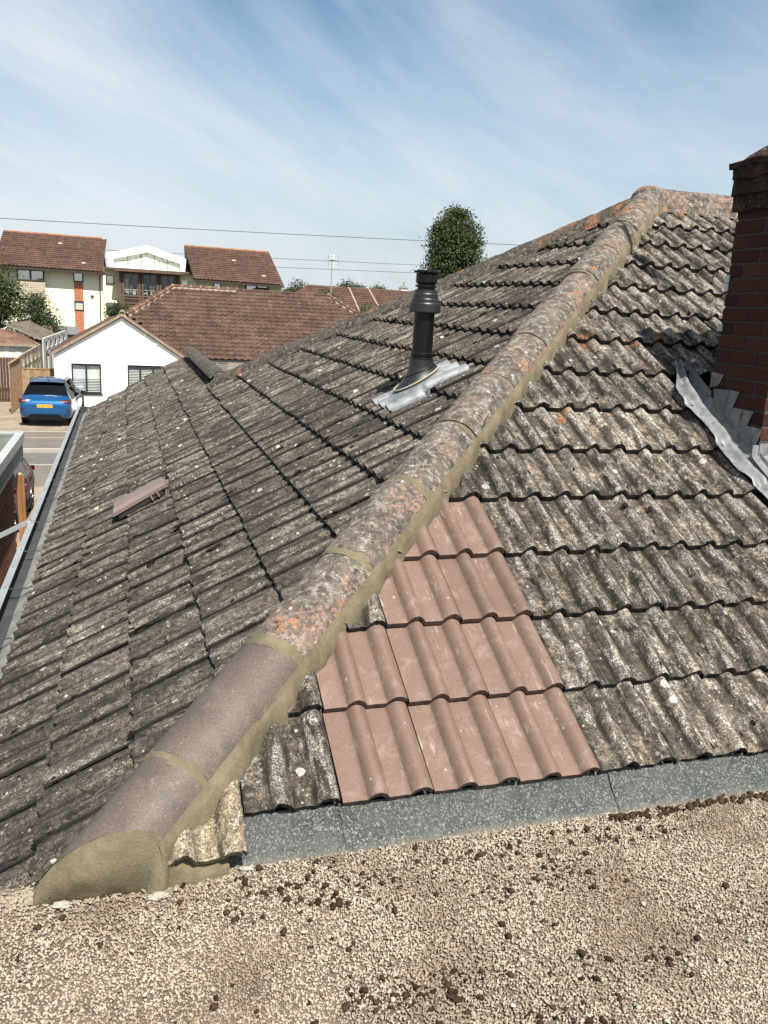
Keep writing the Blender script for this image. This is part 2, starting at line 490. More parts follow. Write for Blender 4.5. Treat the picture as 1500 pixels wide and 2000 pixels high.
for k in range(16):
    s = k * GA; x = XS + s * CT; z = zside(x)
    for c in range(0, 44):
        y = YV - c * TW                     # tile spans y - TW .. y
        x1 = x + TL * CT
        yh = x - CH
        if y < yh + .03 or y < 2.15: continue
        if x > WRX - .05 and y - TW > APX + APY - x: continue
        planes = []
        if (y - TW) - (x1 - CH) < .06: planes.append((HIP0 - HIPN * .03, HIPN))
        if y - TW < 2.15: planes.append((Vector((0, 2.15, 0)), Vector((0, -1, 0))))
        if x1 > WRX and y > 9.3 and x < WRX: planes.append((Vector((WRX + .02, 0, 0)), Vector((1, 0, 0)))) if y - TW > APX + APY - WRX - .1 else None
        if x1 + y > APX + APY and x1 > WRX: planes.append((Vector((APX + APY - .02, 0, 0)), Vector((1, 1, 0))))
        jobs.append(('S', SU, SV, SN, Vector((x, y, z)), [q for q in planes if q], (k, c)))


def shown(j):
    P = j[4] + j[1] * .15 + j[2] * .16; q = proj(P)
    if not q: return 0
    if not (-60 < q[0] < 1560 and -60 < q[1] < 2060): return 0
    view = (Vector((0, 0, CAMZ)) - P).normalized()
    return abs(view.dot(j[3])) / q[2] ** 2
old = sorted([j for j in jobs if j[0] != 'N'], key=shown, reverse=True)
single = {id(j) for j in old[:296]}
rest = {'F': bmesh.new(), 'S': bmesh.new()}
for b_ in rest.values(): b_.verts.layers.float.new('prof'); b_.verts.layers.float.new('foot')
ti = 0
for j in jobs:
    kind, U, V, N, P, planes, kc = j
    ti += 1; rr = random.Random(ti * 31 + 5)
    a = radians(rr.gauss(0, .28)) if kind != 'N' else radians(rr.gauss(0, .12)); b_ = radians(rr.gauss(0, .35)) if kind != 'N' else 0
    dv = -.022 if (kind == 'S' and kc[0] == 0) else rr.gauss(0, .0035) if kind != 'N' else rr.gauss(0, .001)
    M3 = m3(U, V, N) @ Matrix.Rotation(a, 3, 'Z') @ Matrix.Rotation(b_, 3, 'Y')
    loc = P + N * (W0 + rr.uniform(-.001, .0025)) + V * dv
    slope = front_slope if kind in 'FN' else side_slope
    nm = 'new_roof_tile' if kind == 'N' else 'roof_tile'
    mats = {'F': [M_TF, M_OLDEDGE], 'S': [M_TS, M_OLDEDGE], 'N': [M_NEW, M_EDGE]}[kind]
    M4 = Matrix.Translation(loc) @ M3.to_4x4()
    ind = kind == 'N' or id(j) in single
    if planes or not ind:
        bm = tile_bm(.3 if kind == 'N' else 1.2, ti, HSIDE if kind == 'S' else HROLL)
        if planes: clip(bm, M4, planes)
        if not bm.faces: bm.free(); continue
        if ind:
            me = bm_mesh(bm, nm, mats)
        else:
            bm.transform(Matrix.Translation(-wloc(bung)) @ M4); tmp = bpy.data.meshes.new('tmp'); bm.to_mesh(tmp); bm.free()
            rest[kind].from_mesh(tmp); bpy.data.meshes.remove(tmp); continue
    else:
        me = rr.choice(variants[kind])
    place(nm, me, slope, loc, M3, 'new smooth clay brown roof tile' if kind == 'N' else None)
for kd, mats in (('F', [M_TF, M_OLDEDGE]), ('S', [M_TS, M_OLDEDGE])):
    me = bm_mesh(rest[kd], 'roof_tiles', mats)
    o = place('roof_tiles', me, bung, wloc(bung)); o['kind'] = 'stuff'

# ------------------------------------------------------------------ hip and ridge tiles with their mortar
def hip_mat(name, base, dark, pale, pink, org, worn):
    m, nt, b = newmat(name); p = wpos(nt)
    rnd = nd(nt, 'ShaderNodeObjectInfo').outputs['Random']
    med = noise(nt, p, 42, 7, .75); fine = noise(nt, p, 170, 3, .7)
    c = mixc(nt, step(nt, noise(nt, p, 9, 5, .65), .36, .62), dark, base)
    if worn:
        c = mixc(nt, mth(nt, 'MULTIPLY', step(nt, noise(nt, p, 26, 8, .75, .3), .49, .60), mth(nt, 'ADD', .3, mth(nt, 'MULTIPLY', step(nt, fine, .4, .58), .6))), c, pale)
        pk = mth(nt, 'MULTIPLY', step(nt, noise(nt, p, 4.6, 4, .6), .50, .58), step(nt, med, .47, .56))
        c = mixc(nt, mth(nt, 'MULTIPLY', pk, .8), c, pink)
        z = nd(nt, 'ShaderNodeSeparateXYZ', {0: p}).outputs[2]
        hi = mth(nt, 'MULTIPLY', step(nt, z, 1.1, 2.6), .12)       # the lichen grows towards the sunny top of the hip
        og = mth(nt, 'MULTIPLY', step(nt, mth(nt, 'ADD', noise(nt, p, 3.4, 4, .6), hi), org, org + .07), step(nt, med, .44, .54))
        c = mixc(nt, mth(nt, 'MULTIPLY', og, .85), c, (.46, .19, .065))
        vo = nd(nt, 'ShaderNodeTexVoronoi', {'Vector': p, 'Scale': 26.0}); vs = nd(nt, 'ShaderNodeSeparateColor', {0: vo.outputs['Color']})
        sp = step(nt, mth(nt, 'SUBTRACT', mth(nt, 'MULTIPLY', step(nt, vs.outputs[0], .6, 1), .3), vo.outputs['Distance']), 0, .06)
        c = mixc(nt, mth(nt, 'MULTIPLY', sp, .7), c, (.55, .53, .48))
        c = mixc(nt, mth(nt, 'MULTIPLY', step(nt, noise(nt, p, 30, 4, .6), .64, .68), .8), c, (.03, .026, .02))
        c = mixc(nt, 1.0, c, ramp(nt, med, [(.3, .6), (.52, 1.0), (.7, 1.3)]), 'MULTIPLY')
    else:
        sc = step(nt, noise(nt, nd(nt, 'ShaderNodeMapping', {'Vector': p, 'Scale': (1, 1, .4), 'Rotation': (0, 0, radians(45))}).outputs[0], 20, 6, .7), .60, .72)
        c = mixc(nt, mth(nt, 'MULTIPLY', sc, .55), c, pale)
        c = mixc(nt, mth(nt, 'MULTIPLY', step(nt, noise(nt, p, 130, 2, .6), .68, .74), .6), c, (.45, .38, .33))
    c = mixc(nt, 1.0, c, ramp(nt, fine, [(.3, .62), (.5, 1.0), (.7, 1.35)]), 'MULTIPLY')
    nt.links.new(dim(nt, c, .62), b.inputs['Base Color']); b.inputs['Roughness'].default_value = .9 if worn else .62
    b.inputs['Specular IOR Level'].default_value = .25 if worn else .45
    bump(nt, b, mth(nt, 'ADD', mth(nt, 'MULTIPLY', med, .7 if worn else .1), mth(nt, 'MULTIPLY', fine, .4)), .7 if worn else .35, .005)
    return m


M_HIPN = hip_mat('newer_hip_tile', (.155, .116, .096), (.108, .082, .069), (.31, .26, .22), None, 9, False)
M_HIPO = hip_mat('lichened_hip_tile', (.19, .155, .13), (.075, .064, .056), (.42, .39, .34), (.33, .20, .15), .635, True)
M_HIPM = hip_mat('mossy_hip_tile', (.085, .072, .06), (.035, .03, .024), (.26, .24, .20), (.16, .12, .09), .66, True)

HA = Vector((1, 1, TT)).normalized(); HR = Vector((1, -1, 0)).normalized(); HN = HR.cross(HA)
HRAD = .1345; HDROP = .056       # radius of the tile's arch and how far its centre lies under the hip line


def arch_mesh(name, L, r, mats, seed, th=.018, bumpy=.0, taper=.0, n=18, nl=10, ang=66):
    """half-round tile lying along +y from 0 to L"""
    rr = random.Random(seed); sdd = rr.random() * 40; mb = MB()
    def pt(rad, a, y): return Vector((-rad * cos(a), y, rad * sin(a)))
    a0 = radians(90 - ang); a1 = radians(90 + ang)
    def top(i, j):
        a = a0 + (a1 - a0) * i; y = L * j
        rad = r * (1 - taper * j) + bumpy * mnoise.noise((a * 3 + sdd, y * 14, sdd)) + bumpy * .5 * mnoise.noise((a * 9, y * 40, sdd))
        yy = y + (bumpy * 1.2 * mnoise.noise((a * 5, sdd, 3)) if j in (0, 1) else 0)
        return pt(rad, a, yy)
    mb.grid(top, n, nl)
    for j, flip in ((0, True), (1, False)):
        o = [top(i / n, j) for i in range(n + 1)]; q = [Vector((p.x * (1 - th / r), p.y, p.z * (1 - th / r))) for p in o]
        vs = o + q; m = n + 1
        mb.add(vs, [((i, i + 1, i + 1 + m, i + m) if flip else (i + 1, i, i + m, i + 1 + m)) for i in range(n)])
    for i, fl in ((0, False), (1, True)):
        o = [top(i, j / nl) for j in range(nl + 1)]; q = [Vector((p.x * (1 - th / r), p.y, p.z * (1 - th / r))) for p in o]
        vs = o + q; m = nl + 1
        mb.add(vs, [((j, j + 1, j + 1 + m, j + m) if fl else (j + 1, j, j + m, j + 1 + m)) for j in range(nl)])
    return mb.mesh(name, mats)


def hip_pt(t): # point on the hip line for plan distance t along it
    x = (t * sqrt(2) + CH) / 2; return Vector((x, x - CH, zside(x)))


HL = .485; COSH = 1 / Vector((1, 1, TT)).length * sqrt(2)
t0 = 1.215; nh = 0
hm3 = m3(HR, HA, HN)
TOPT = (APX + APY) / sqrt(2)
t = t0; i = 0
while t < TOPT - .1:
    L3 = min(HL, TOPT + .02 - t) / COSH
    wornm = M_HIPO if i >= 2 else M_HIPN
    me = arch_mesh('hip_tile', L3 - .022, HRAD + (.0025 if i % 2 else 0), [wornm], 70 + i, bumpy=.003 if i >= 2 else .0008)
    loc = hip_pt(t) + HA * .011 - HN * HDROP
    M3 = hm3 @ Matrix.Rotation(radians(R.gauss(0, .5)), 3, 'Z') @ Matrix.Rotation(radians(R.gauss(0, .6)), 3, 'X')
    if i == 0:
        bm = bmesh.new(); bm.from_mesh(me); M4 = Matrix.Translation(loc) @ M3.to_4x4()
        bmesh.ops.bisect_plane(bm, geom=bm.verts[:] + bm.edges[:] + bm.faces[:], plane_co=M4.inverted() @ Vector((0, 2.078, 0)), plane_no=M4.inverted().to_3x3() @ Vector((0, -1, 0)), clear_outer=True)
        bm.to_mesh(me); bm.free()
    place('hip_tile', me, bung, loc, M3, 'newer plain purple brown hip tile' if i < 2 else None)
    if i:
        jm = arch_mesh('mortar_joint', .05 if i < 5 else .028, HRAD + (.0005 if i < 5 else -.0015), [M_MORTAR], 170 + i, th=.02, bumpy=.0035, nl=3)
        place('mortar_joint', jm, bung, hip_pt(t) - HA * .025 - HN * (HDROP - .002), hm3)
    t += HL; i += 1


# pointing along the right flank of the hip: a ragged skirt from the hip tiles down onto the front tiles
def front_top(x, y):
    """height of the tile surface above the front roof plane, along its normal"""
    v = (y - YS) / CT; k = math.floor(v / GA); u = x - XS0
    return W0 + wprof(u) - (v - k * GA) * TILT


def skirt(t_a, t_b, width, nz, step_=.012):
    mb = MB(); n = int((t_b - t_a) / step_); rows = []
    for i in range(n + 1):
        t_ = t_a + (t_b - t_a) * i / n
        h = hip_pt(t_)
        wob = .011 * mnoise.noise((t_ * 9, nz, 0)) + .008 * mnoise.noise((t_ * 31, nz, 5))
        v = (hip_pt(t_).y - .1 - YS) / CT / GA
        wob += .013 * (.5 - (v - math.floor(v)))      # steps with each course
        row = []
        for q in range(6):
            f = q / 5
            dd = .121 + (width + wob - .121) * f
            p = h + HR * dd
            pz = zfront(p.y)
            if f < .99:
                arcz = h.z + .026 * (1 - f)
                z_ = max(pz + front_top(p.x, p.y) / CT + .006, arcz - .018 + (-.012) * f)
            else:
                z_ = pz + front_top(p.x, p.y) / CT - .008
            z_ += .002 * mnoise.noise((p.x * 30, p.y * 30, q))
            row.append(Vector((p.x, p.y, z_)))
        rows.append(row)
    vs = [p for r_ in rows for p in r_]
    mb.add(vs, [(i * 6 + q, i * 6 + q + 1, (i + 1) * 6 + q + 1, (i + 1) * 6 + q) for i in range(n) for q in range(5)], True)
    return mb
skirt(1.50, TOPT + .04, .143, 1.3).build('mortar_pointing', M_MORTAR, bung)

# mortar that fills and faces the foot of the hip
mb = MB(); hy = 2.082
hc = hip_pt((hy - .0 + hy + CH) / sqrt(2)) - HN * .004
pts = []
kx = 1.414
top_pts = []
for i in range(25):
    a = radians(24 + 132 * i / 24)
    # the tile circle cut by the plane y = hy, seen square on
    px = -HRAD * cos(a); pz = HRAD * sin(a)
    P0 = hip_pt(t0) - HN * HDROP + HR * px + HN * pz
    s_ = (hy - P0.y) / HA.y; P1 = P0 + HA * s_
    top_pts.append(P1)
cen = sum(top_pts, Vector()) / len(top_pts)
zfl = .205
def endface(i, j):
    k = i * 24; a = int(min(23, math.floor(k))); P = top_pts[a].lerp(top_pts[a + 1], k - a)
    P = cen + (P - cen) * .985
    bot = Vector((P.x * .93 + .0, hy - .012, zfl - .012)); bot.x = cen.x - .02 + (P.x - cen.x) * .92
    q = P.lerp(bot, j); bulge = sin(pi * min(1, j * 1.0)) * .028 * sin(pi * (.08 + .84 * i))
    q.y -= bulge + .003 - .004 * mnoise.noise((q.x * 14, q.z * 20, 4))
    if q.z < zfl - .012: q.z = zfl - .012
    return q
mb.grid(endface, 36, 14)
# buttered-down flank at the right of the foot, under the pale cut tile
def flank(i, j):
    x = .055 + .20 * i; y0_ = 2.082 + .02 * i
    z_ = zfl - .012 + (.085 - .028 * i) * (1 - j) + .004 * mnoise.noise((x * 30, j * 3, 1))
    return Vector((x, y0_ - .016 * sin(pi * j * .6) - .012 * j + .005 * mnoise.noise((x * 25, j * 4, 9)), z_))
mb.grid(flank, 20, 8)
A_ = top_pts[-2]; mb.tube([A_ + Vector((-.03, .012, .0)), A_ + Vector((-.012, .004, -.035)), Vector((A_.x - .012, hy - .008, zfl + .03)), Vector((A_.x - .022, hy - .016, zfl - .014))], [.012, .024, .030, .034], 10)
mb.build('hip_end_mortar', M_MORTAR, bung)

# pale cut tile at the foot of the hip
M_PALE = tile_mat('pale_cut_tile', 'F', (.32, .26, .18), (.48, .40, .28), (.6, .54, .43), (.52, .43, .30), crust=.55, moss=.70, orange=.9, spots=.9)
bm = tile_bm(1.6, 777)
P = Vector((.008, 2.060, zfront(2.060) - .004)); M3 = m3(FU, FV, FN); M4 = Matrix.Translation(P) @ M3.to_4x4()
clip(bm, M4, [(HIP0 + HIPN * .05, -HIPN), (P + FV * .36, FV)])
place('cut_tile', bm_mesh(bm, 'cut_tile', [M_PALE, M_PALE]), bung, P, M3, 'pale beige cut tile at the foot of the hip')

# main ridge, far hip, ridge of the wing
x = APX - .02; i = 0
rm3 = m3(Vector((0, -1, 0)), Vector((1, 0, 0)), Vector((0, 0, 1)))
while x < 8.4:
    me = arch_mesh('ridge_tile', .45, HRAD, [M_HIPO], 300 + i, bumpy=.003)
    place('ridge_tile', me, bung, (x, APY, APZ - HDROP), rm3 @ Matrix.Rotation(radians(R.gauss(0, .5)), 3, 'X'))
    if i: place('mortar_joint', arch_mesh('mortar_joint', .04, HRAD - .0015, [M_HIPO], 340 + i, bumpy=.003, nl=2), bung, (x - .03, APY, APZ - HDROP), rm3)
    x += .462; i += 1
FA = Vector((-1, 1, -TT)).normalized(); FR_ = Vector((1, 1, 0)).normalized(); FNN = FR_.cross(FA)
fm3 = m3(FR_, FA, FNN)
t = .06; i = 0
TF = sqrt(2) * (APX - WRX)
while t < TF - .1:
    P = Vector((APX - t / sqrt(2), APY + t / sqrt(2), APZ - TT * t / sqrt(2)))
    place('hip_tile', arch_mesh('hip_tile', .50, HRAD - .008, [M_HIPM], 400 + i, bumpy=.008, nl=8), bung, P - FNN * (.028 + HDROP * .8), fm3 @ Matrix.Rotation(radians(R.gauss(0, 1.2)), 3, 'X') @ Matrix.Rotation(radians(R.gauss(0, 1)), 3, 'Z'))
    t += .478; i += 1
wm3 = m3(Vector((1, 0, 0)), Vector((0, 1, 0)), Vector((0, 0, 1)))
y = APX + APY - WRX + .0; i = 0
while y < YV - .2:
    place('ridge_tile', arch_mesh('ridge_tile', min(.45, YV - .02 - y), HRAD, [M_HIPM], 500 + i, bumpy=.004), bung, (WRX, y, zside(WRX) - .050), wm3)
    y += .455; i += 1
RB = [(-.155, -.12), (-.134, -.055), (-.121, .0), (-.06, .02), (.06, .02), (.121, .0), (.134, -.055), (.155, -.12)]
mb = MB(); mb.grid(lambda i, j: Vector((APX + 4.2 * i, APY + RB[round(j * 7)][0] + .007 * mnoise.noise((i * 90, j * 7, 0)), APZ + RB[round(j * 7)][1] + .006 * mnoise.noise((i * 110, j * 7, 4)))), 160, 7); mb.build('ridge_bedding', M_HIPO, bung)
# mortar collar at the apex
mb = MB(); mb.lathe([(.0, .100), (.055, .096), (.10, .074), (.134, .035), (.15, -.01), (.15, -.06)], (APX - .005, APY - .01, APZ - .012), 20)
mb.build('apex_mortar', M_HIPO, bung)

# bedding of the far hip tiles: lumpy moss and mortar along both sides
mb = MB()
def bed(i, j):
    t_ = .1 + (TF - .1) * j
    P = Vector((APX - t_ / sqrt(2), APY + t_ / sqrt(2), APZ - TT * t_ / sqrt(2)))
    dd = -.22 + .30 * i
    q = P + FR_ * dd; 
    zp = zside(q.x) if dd < 0 else zside(q.x) - 2 * dd * TT / sqrt(2)
    q.z = zp + .012 + .05 * sin(pi * i) ** .7 + .022 * mnoise.noise((t_ * 11, dd * 30, 2)) + .012 * mnoise.noise((t_ * 33, dd * 60, 7))
    if i == 0: q.z -= .03
    return q
mb.grid(bed, 9, 110); mb.build('hip_bedding', M_HIPM, bung)

# walls, eaves board, gutter
M_RENDER = simple('cream_render', (.55, .50, .42), .9, .15, 4, .3, 80)
mb = MB(); mb.box(-.22, 8.4, 2.2, 10.4, GZ, .02); mb.box(-.22, 2.2, 10.4, 13.95, GZ, .02)
mb.prism([(-.22, 13.95, .02), (2.2, 13.95, .02), (WRX, 13.95, zside(WRX) - .12)], (0, -.2, 0))
mb.build('wall', M_RENDER, bung)
M_GREYB = simple('dark_grey_board', (.07, .075, .08), .6)
mb = MB(); mb.box(-.60, -.575, 2.15, 14.05, -.22, -.065); mb.build('fascia', M_GREYB, bung)


def gutter_mat(name, a, b_, rough, metal):
    m, nt, b = newmat(name); p = wpos(nt)
    c = mixc(nt, step(nt, noise(nt, p, 5, 7, .7), .35, .65), a, b_)
    c = mixc(nt, mth(nt, 'MULTIPLY', step(nt, noise(nt, p, 60, 3, .6), .64, .70), .6), c, (.05, .05, .05))
    nt.links.new(c, b.inputs['Base Color']); b.inputs['Roughness'].default_value = rough; b.inputs['Metallic'].default_value = metal
    bump(nt, b, noise(nt, p, 30, 4), .25, .004); return m


M_LIP = gutter_mat('pale_zinc', (.20, .22, .225), (.27, .29, .295), .55, .2)
M_GUT = gutter_mat('gutter_lining', (.018, .021, .023), (.04, .044, .047), .8, .0)
M_TRAY = gutter_mat('felt_tray', (.09, .092, .09), (.26, .25, .23), .85, 0)
GY0, GY1 = 2.15, 14.2
mb = MB()
mb.box(-.768, -.728, GY0, GY1, -.012, -.006); mb.box(-.772, -.768, GY0, GY1, -.10, -.006); mb.box(-.768, -.7665, GY0, GY1, -.05, -.0125)
gut = mb.build('gutter', M_LIP, bung)
mb = MB(); mb.box(-.764, -.761, GY0, GY1, -.11, -.0125); mb.box(-.764, -.65, GY0, GY1, -.113, -.110); mb.box(-.764, -.60, GY1 - .004, GY1 - .001, -.11, .0)
mb.build('gutter_lining', M_GUT, gut)
mb = MB()
def tray(i, j):
    x_ = -.565 - .115 * i; z_ = -.030 - .075 * i ** 1.3
    return Vector((x_, GY0 + (GY1 - .05 - GY0) * j, z_ + .004 * mnoise.noise((i * 3, j * 60, 1))))
mb.grid(tray, 5, 120); mb.build('eaves_tray', M_TRAY, bung)
mb = MB(); y = 2.5
while y < 14: mb.lathe([(.0055, 0), (.0055, .003), (0, .0035)], (-.748 + R.uniform(-.004, .004), y, -.006), 8); y += R.choice([.28, .33, .41])
mb.build('rivets', simple('dark_rivet', (.06, .06, .06), .6), gut)
mb = MB(); y = 2.9
while y < 14: mb.box(-.7615, -.62, y - .008, y + .008, -.03, -.026); y += .82
mb.build('gutter_brackets', M_GUT, gut)

# vent tile with its raised hood
M_VENT = simple('mauve_plastic', (.155, .112, .098), .55, .12, 6, .15, 200)
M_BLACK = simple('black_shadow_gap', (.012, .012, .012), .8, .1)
mb = MB(); vu, vv, vn = SU, SV, SN
VO = Vector((-.085, 5.95, zside(-.085))) + SN * .007
def vp(u, v, w): return VO + SU * u + SV * v + SN * w
Lh, Wh = .41, .25
out = [(0, .03, .03), (0, .012, .06), (0, 0, .0)]
prof = [(0.0, .018), (.0, .058), (.016, .078), (Wh - .03, .082), (Wh, .060), (Wh, .036)]
a = [vp(u, .0 if i not in (1, 2, 3, 4) else (.012 if i in (1, 4) else .03), w) for i, (u, w) in enumerate(prof)]
b2 = [vp(u * .96 + .004, Lh - (.0 if i not in (2, 3) else .02), w * .80 + .006) for i, (u, w) in enumerate(prof)]
n = len(prof)
mb.add(a + b2, [(i + n, i + 1 + n, i + 1, i) for i in range(n - 1)] + [tuple(range(n)), tuple(range(2 * n - 1, n - 1, -1))])
vent = mb.build('vent_tile', M_VENT, bung, label='mauve plastic vent tile with a raised hood')
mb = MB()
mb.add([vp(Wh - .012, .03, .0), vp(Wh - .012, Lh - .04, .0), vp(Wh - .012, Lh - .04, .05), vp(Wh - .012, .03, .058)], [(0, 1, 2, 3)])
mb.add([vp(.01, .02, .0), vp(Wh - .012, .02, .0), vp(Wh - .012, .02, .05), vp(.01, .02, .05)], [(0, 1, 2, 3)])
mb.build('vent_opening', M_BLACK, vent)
for f in (.68, .80):
    mb = MB(); A = [vp(Wh - .008, Lh * f, .0), vp(Wh - .008, Lh * f + .012, .0), vp(Wh - .008, Lh * f + .012, .045), vp(Wh - .008, Lh * f, .045)]
    mb.prism(A, SU * .007); mb.build('vent_fin', M_VENT, vent)

# ------------------------------------------------------------------ chimney
def brick_mat(name, cols, rough=.9, gain=.25):
    m, nt, b = newmat(name); p = wpos(nt)
    rnd = nd(nt, 'ShaderNodeObjectInfo').outputs['Random']
    c = ramp(nt, rnd, [(i / max(1, len(cols) - 1), c_) for i, c_ in enumerate(cols)])
    c = mixc(nt, 1.0, c, ramp(nt, noise(nt, p, 60, 5, .7), [(.3, .6), (.7, 1.35)]), 'MULTIPLY')
    nt.links.new(dim(nt, c, gain), b.inputs['Base Color']); b.inputs['Roughness'].default_value = rough; b.inputs['Specular IOR Level'].default_value = .2
    bump(nt, b, noise(nt, p, 120, 4, .65), .6, .004); return m


M_BRICK = brick_mat('red_brick', [(.15, .052, .036), (.19, .066, .045), (.24, .10, .062), (.12, .043, .034)])
M_JOINT = simple('brick_mortar', (.055, .046, .04), .95, .3, 40, .6, 150)
M_CAP = tile_mat('lichened_cap', 'H', (.085, .042, .030), (.15, .078, .055), (.26, .21, .17), (.2, .14, .10), crust=.62, orange=.72, gain=.26)
CX0, CX1, CY0, CY1 = 3.145, 3.83, 3.51, 3.945
ch = MB(); ch.box(CX0 + .006, CX1 - .006, CY0 + .006, CY1 - .006, .9, 2.60)
chim = ch.build('chimney', M_JOINT, bung, label='red brick chimney stack with stepped lead flashing')


def brick_mesh(name, lx, ly, lz, mats, seed):
    bm = bmesh.new(); bmesh.ops.create_cube(bm, size=1); rr = random.Random(seed)
    for v in bm.verts: v.co = Vector((v.co.x * lx, v.co.y * ly, v.co.z * lz)) + Vector([rr.uniform(-.0012, .0012) for _ in range(3)])
    bmesh.ops.bevel(bm, geom=bm.edges[:], offset=.004, segments=1, affect='EDGES')
    return bm_mesh(bm, name, mats)


BH = .075; cb = {}
def cbrick(cx_, cy_, cz_, lx, ly):
    k = (round(lx, 3), round(ly, 3), R.randrange(2))
    if k not in cb: cb[k] = brick_mesh('brick', lx, ly, BH - .011, [M_BRICK], len(cb))
    place('brick', cb[k], chim, (cx_ + R.uniform(-.001, .001), cy_ + R.uniform(-.001, .001), cz_), Matrix.Rotation(radians(R.gauss(0, .25)), 3, 'Z'))


z = .935; row = 0
while z < 2.365:
    zc = z + BH / 2; o = row % 2
    W_, D_ = CX1 - CX0, CY1 - CY0
    # left face runs in y, near face runs in x; alternate which one shows the stretcher on the corner
    ys = [.102, .212, .1] if o else [.2122, .2122]
    y = CY0
    for ly in ys:
        cbrick(CX0 + .052, y + ly / 2 + .003, zc, .104, ly); y += ly + .0105
    xs_ = [.21, .22, .12] if o else [.105, .22, .22]
    x = CX0 + .106 + .008
    if not o: xs_ = [.22, .22, .105]
    else: xs_ = [.105, .22, .22]
    for lx in xs_:
        if x + lx > CX1: lx = CX1 - x
        if lx > .03: cbrick(x + lx / 2, CY0 + .0515, zc, lx, .103)
        x += lx + .0105
    z += BH; row += 1
# oversailing head
mb = MB()
def lump(box, n, amp):
    x0, x1, y0, y1, z0, z1 = box
    bm = bmesh.new(); bmesh.ops.create_cube(bm, size=1); bmesh.ops.subdivide_edges(bm, edges=bm.edges[:], cuts=n, use_grid_fill=True)
    for v in bm.verts:
        q = Vector(((x0 + x1) / 2 + v.co.x * (x1 - x0), (y0 + y1) / 2 + v.co.y * (y1 - y0), (z0 + z1) / 2 + v.co.z * (z1 - z0)))
        q += mnoise.noise_vector(q * 11) * amp + mnoise.noise_vector(q * 34) * amp * .5
        v.co = q
    for f in bm.faces: f.smooth = True
    bm.verts.index_update()
    vs = [v.co.copy() for v in bm.verts]; fs = [tuple(v.index for v in f.verts) for f in bm.faces]; bm.free(); return vs, fs
for bx, am in (((CX0 - .020, CX1 + .02, CY0 - .020, CY1 + .03, 2.405, 2.482), .007), ((CX0 - .030, CX1 + .03, CY0 - .030, CY1 + .036, 2.484, 2.560), .010), ((CX0 - .038, CX1 + .038, CY0 - .038, CY1 + .04, 2.562, 2.625), .013), ((CX0 - .05, CX1 + .05, CY0 - .05, CY1 + .05, 2.622, 2.655), .016)):
    vs, fs = lump(bx, 8, am); mb.add(vs, fs, True)
def flaunch(i, j):
    x_ = CX0 - .05 + (CX1 - CX0 + .1) * i; y_ = CY0 - .05 + (CY1 - CY0 + .1) * j
    return Vector((x_, y_, 2.652 + .13 * (1 - (2 * i - 1) ** 2) ** .6 * (1 - (2 * j - 1) ** 2) ** .6 + .024 * mnoise.noise((x_ * 13, y_ * 13, 3))))
mb.grid(flaunch, 16, 14)
o = mb.build('chimney_cap', M_CAP, chim)

# lead beside the stack: soaker gutter, front apron, stepped pieces
def lead_h(x, y):
    return zfront(y) + front_top(x, y) / CT
mb = MB()
def side_lead(i, j):
    y = 3.20 + 1.0 * j
    edge = 2.935 + .022 * mnoise.noise((y * 5, 1, 0)) + (.05 * max(0, (3.40 - y) / .2)) + (.12 * max(0, y - 3.98) / .2)
    x = edge + (CX0 + .004 - edge) * i
    base_ = zfront(y) + .004
    welt = .034 * math.exp(-((i - .06) / .12) ** 2) + .044 * math.exp(-((i - .42) / .15) ** 2) - .050 * math.exp(-((i - .78) / .14) ** 2)
    z = base_ + welt + .010 * mnoise.noise((x * 14, y * 6, 2)) + .005 * mnoise.noise((x * 40, y * 24, 4))
    st = (y - YS) / CT / GA; z += .022 * (1 - (st - math.floor(st))) * (1 - i)
    if i > .96: z += .05
    return Vector((x, y, z))
mb.grid(side_lead, 22, 70); sl = mb.build('lead_flashing', M_LEAD, chim)
mb = MB()
def apron(i, j):
    x = 3.10 + 1.0 * i; y = 3.20 + .315 * j
    z = zfront(y) + .026 + .022 * sin(pi * 2 * (x - XS0) / .15) * (1 - j) * .6 + .007 * mnoise.noise((x * 16, y * 12, 5))
    if y > 3.50: z += .05 * (y - 3.50) / .015
    return Vector((x, y + (.0 if j < .96 else -.01), z))
mb.grid(apron, 50, 24); mb.build('lead_apron', M_LEAD, chim)
# stepped flashing pieces on the left face (y, z corners)
steps_ = [[(3.955, 1.556), (3.853, 1.549), (3.891, 1.485), (3.955, 1.470)],
          [(3.915, 1.467), (3.782, 1.473), (3.708, 1.470), (3.771, 1.320), (3.895, 1.366)],
          [(3.775, 1.383), (3.66, 1.382), (3.583, 1.382), (3.639, 1.255), (3.775, 1.31)],
          [(3.645, 1.303), (3.564, 1.301), (3.505, 1.297), (3.54, 1.18), (3.645, 1.24)]]
for k, st in enumerate(steps_):
    n = len(st)
    xo = CX0 - .004 - .0025 * (k % 2)
    pts = [Vector((xo, y_, z_)) for y_, z_ in st]
    mb = MB(); mb.prism(pts, (-.003, 0, 0))
    # folded seam standing up across the piece
    ym = sum(p.y for p in pts) / n - .018; zt = max(p.z for p in pts) - .004; zbm = min(p.z for p in pts) + .03
    mb.prism([Vector((xo - .0031, ym, zt)), Vector((xo - .0031, ym - .007, zt)), Vector((xo - .0031, ym - .007 + .01, zbm)), Vector((xo - .0031, ym + .01, zbm))], (-.004, 0, 0))
    mb.build('step_flashing', M_LEAD, chim)
mb = MB(); mb.box(CX0 - .005, CX0 + .22, CY0 - .012, CY0 - .001, 1.14, 1.225); mb.build('lead_upstand', M_LEAD, chim)
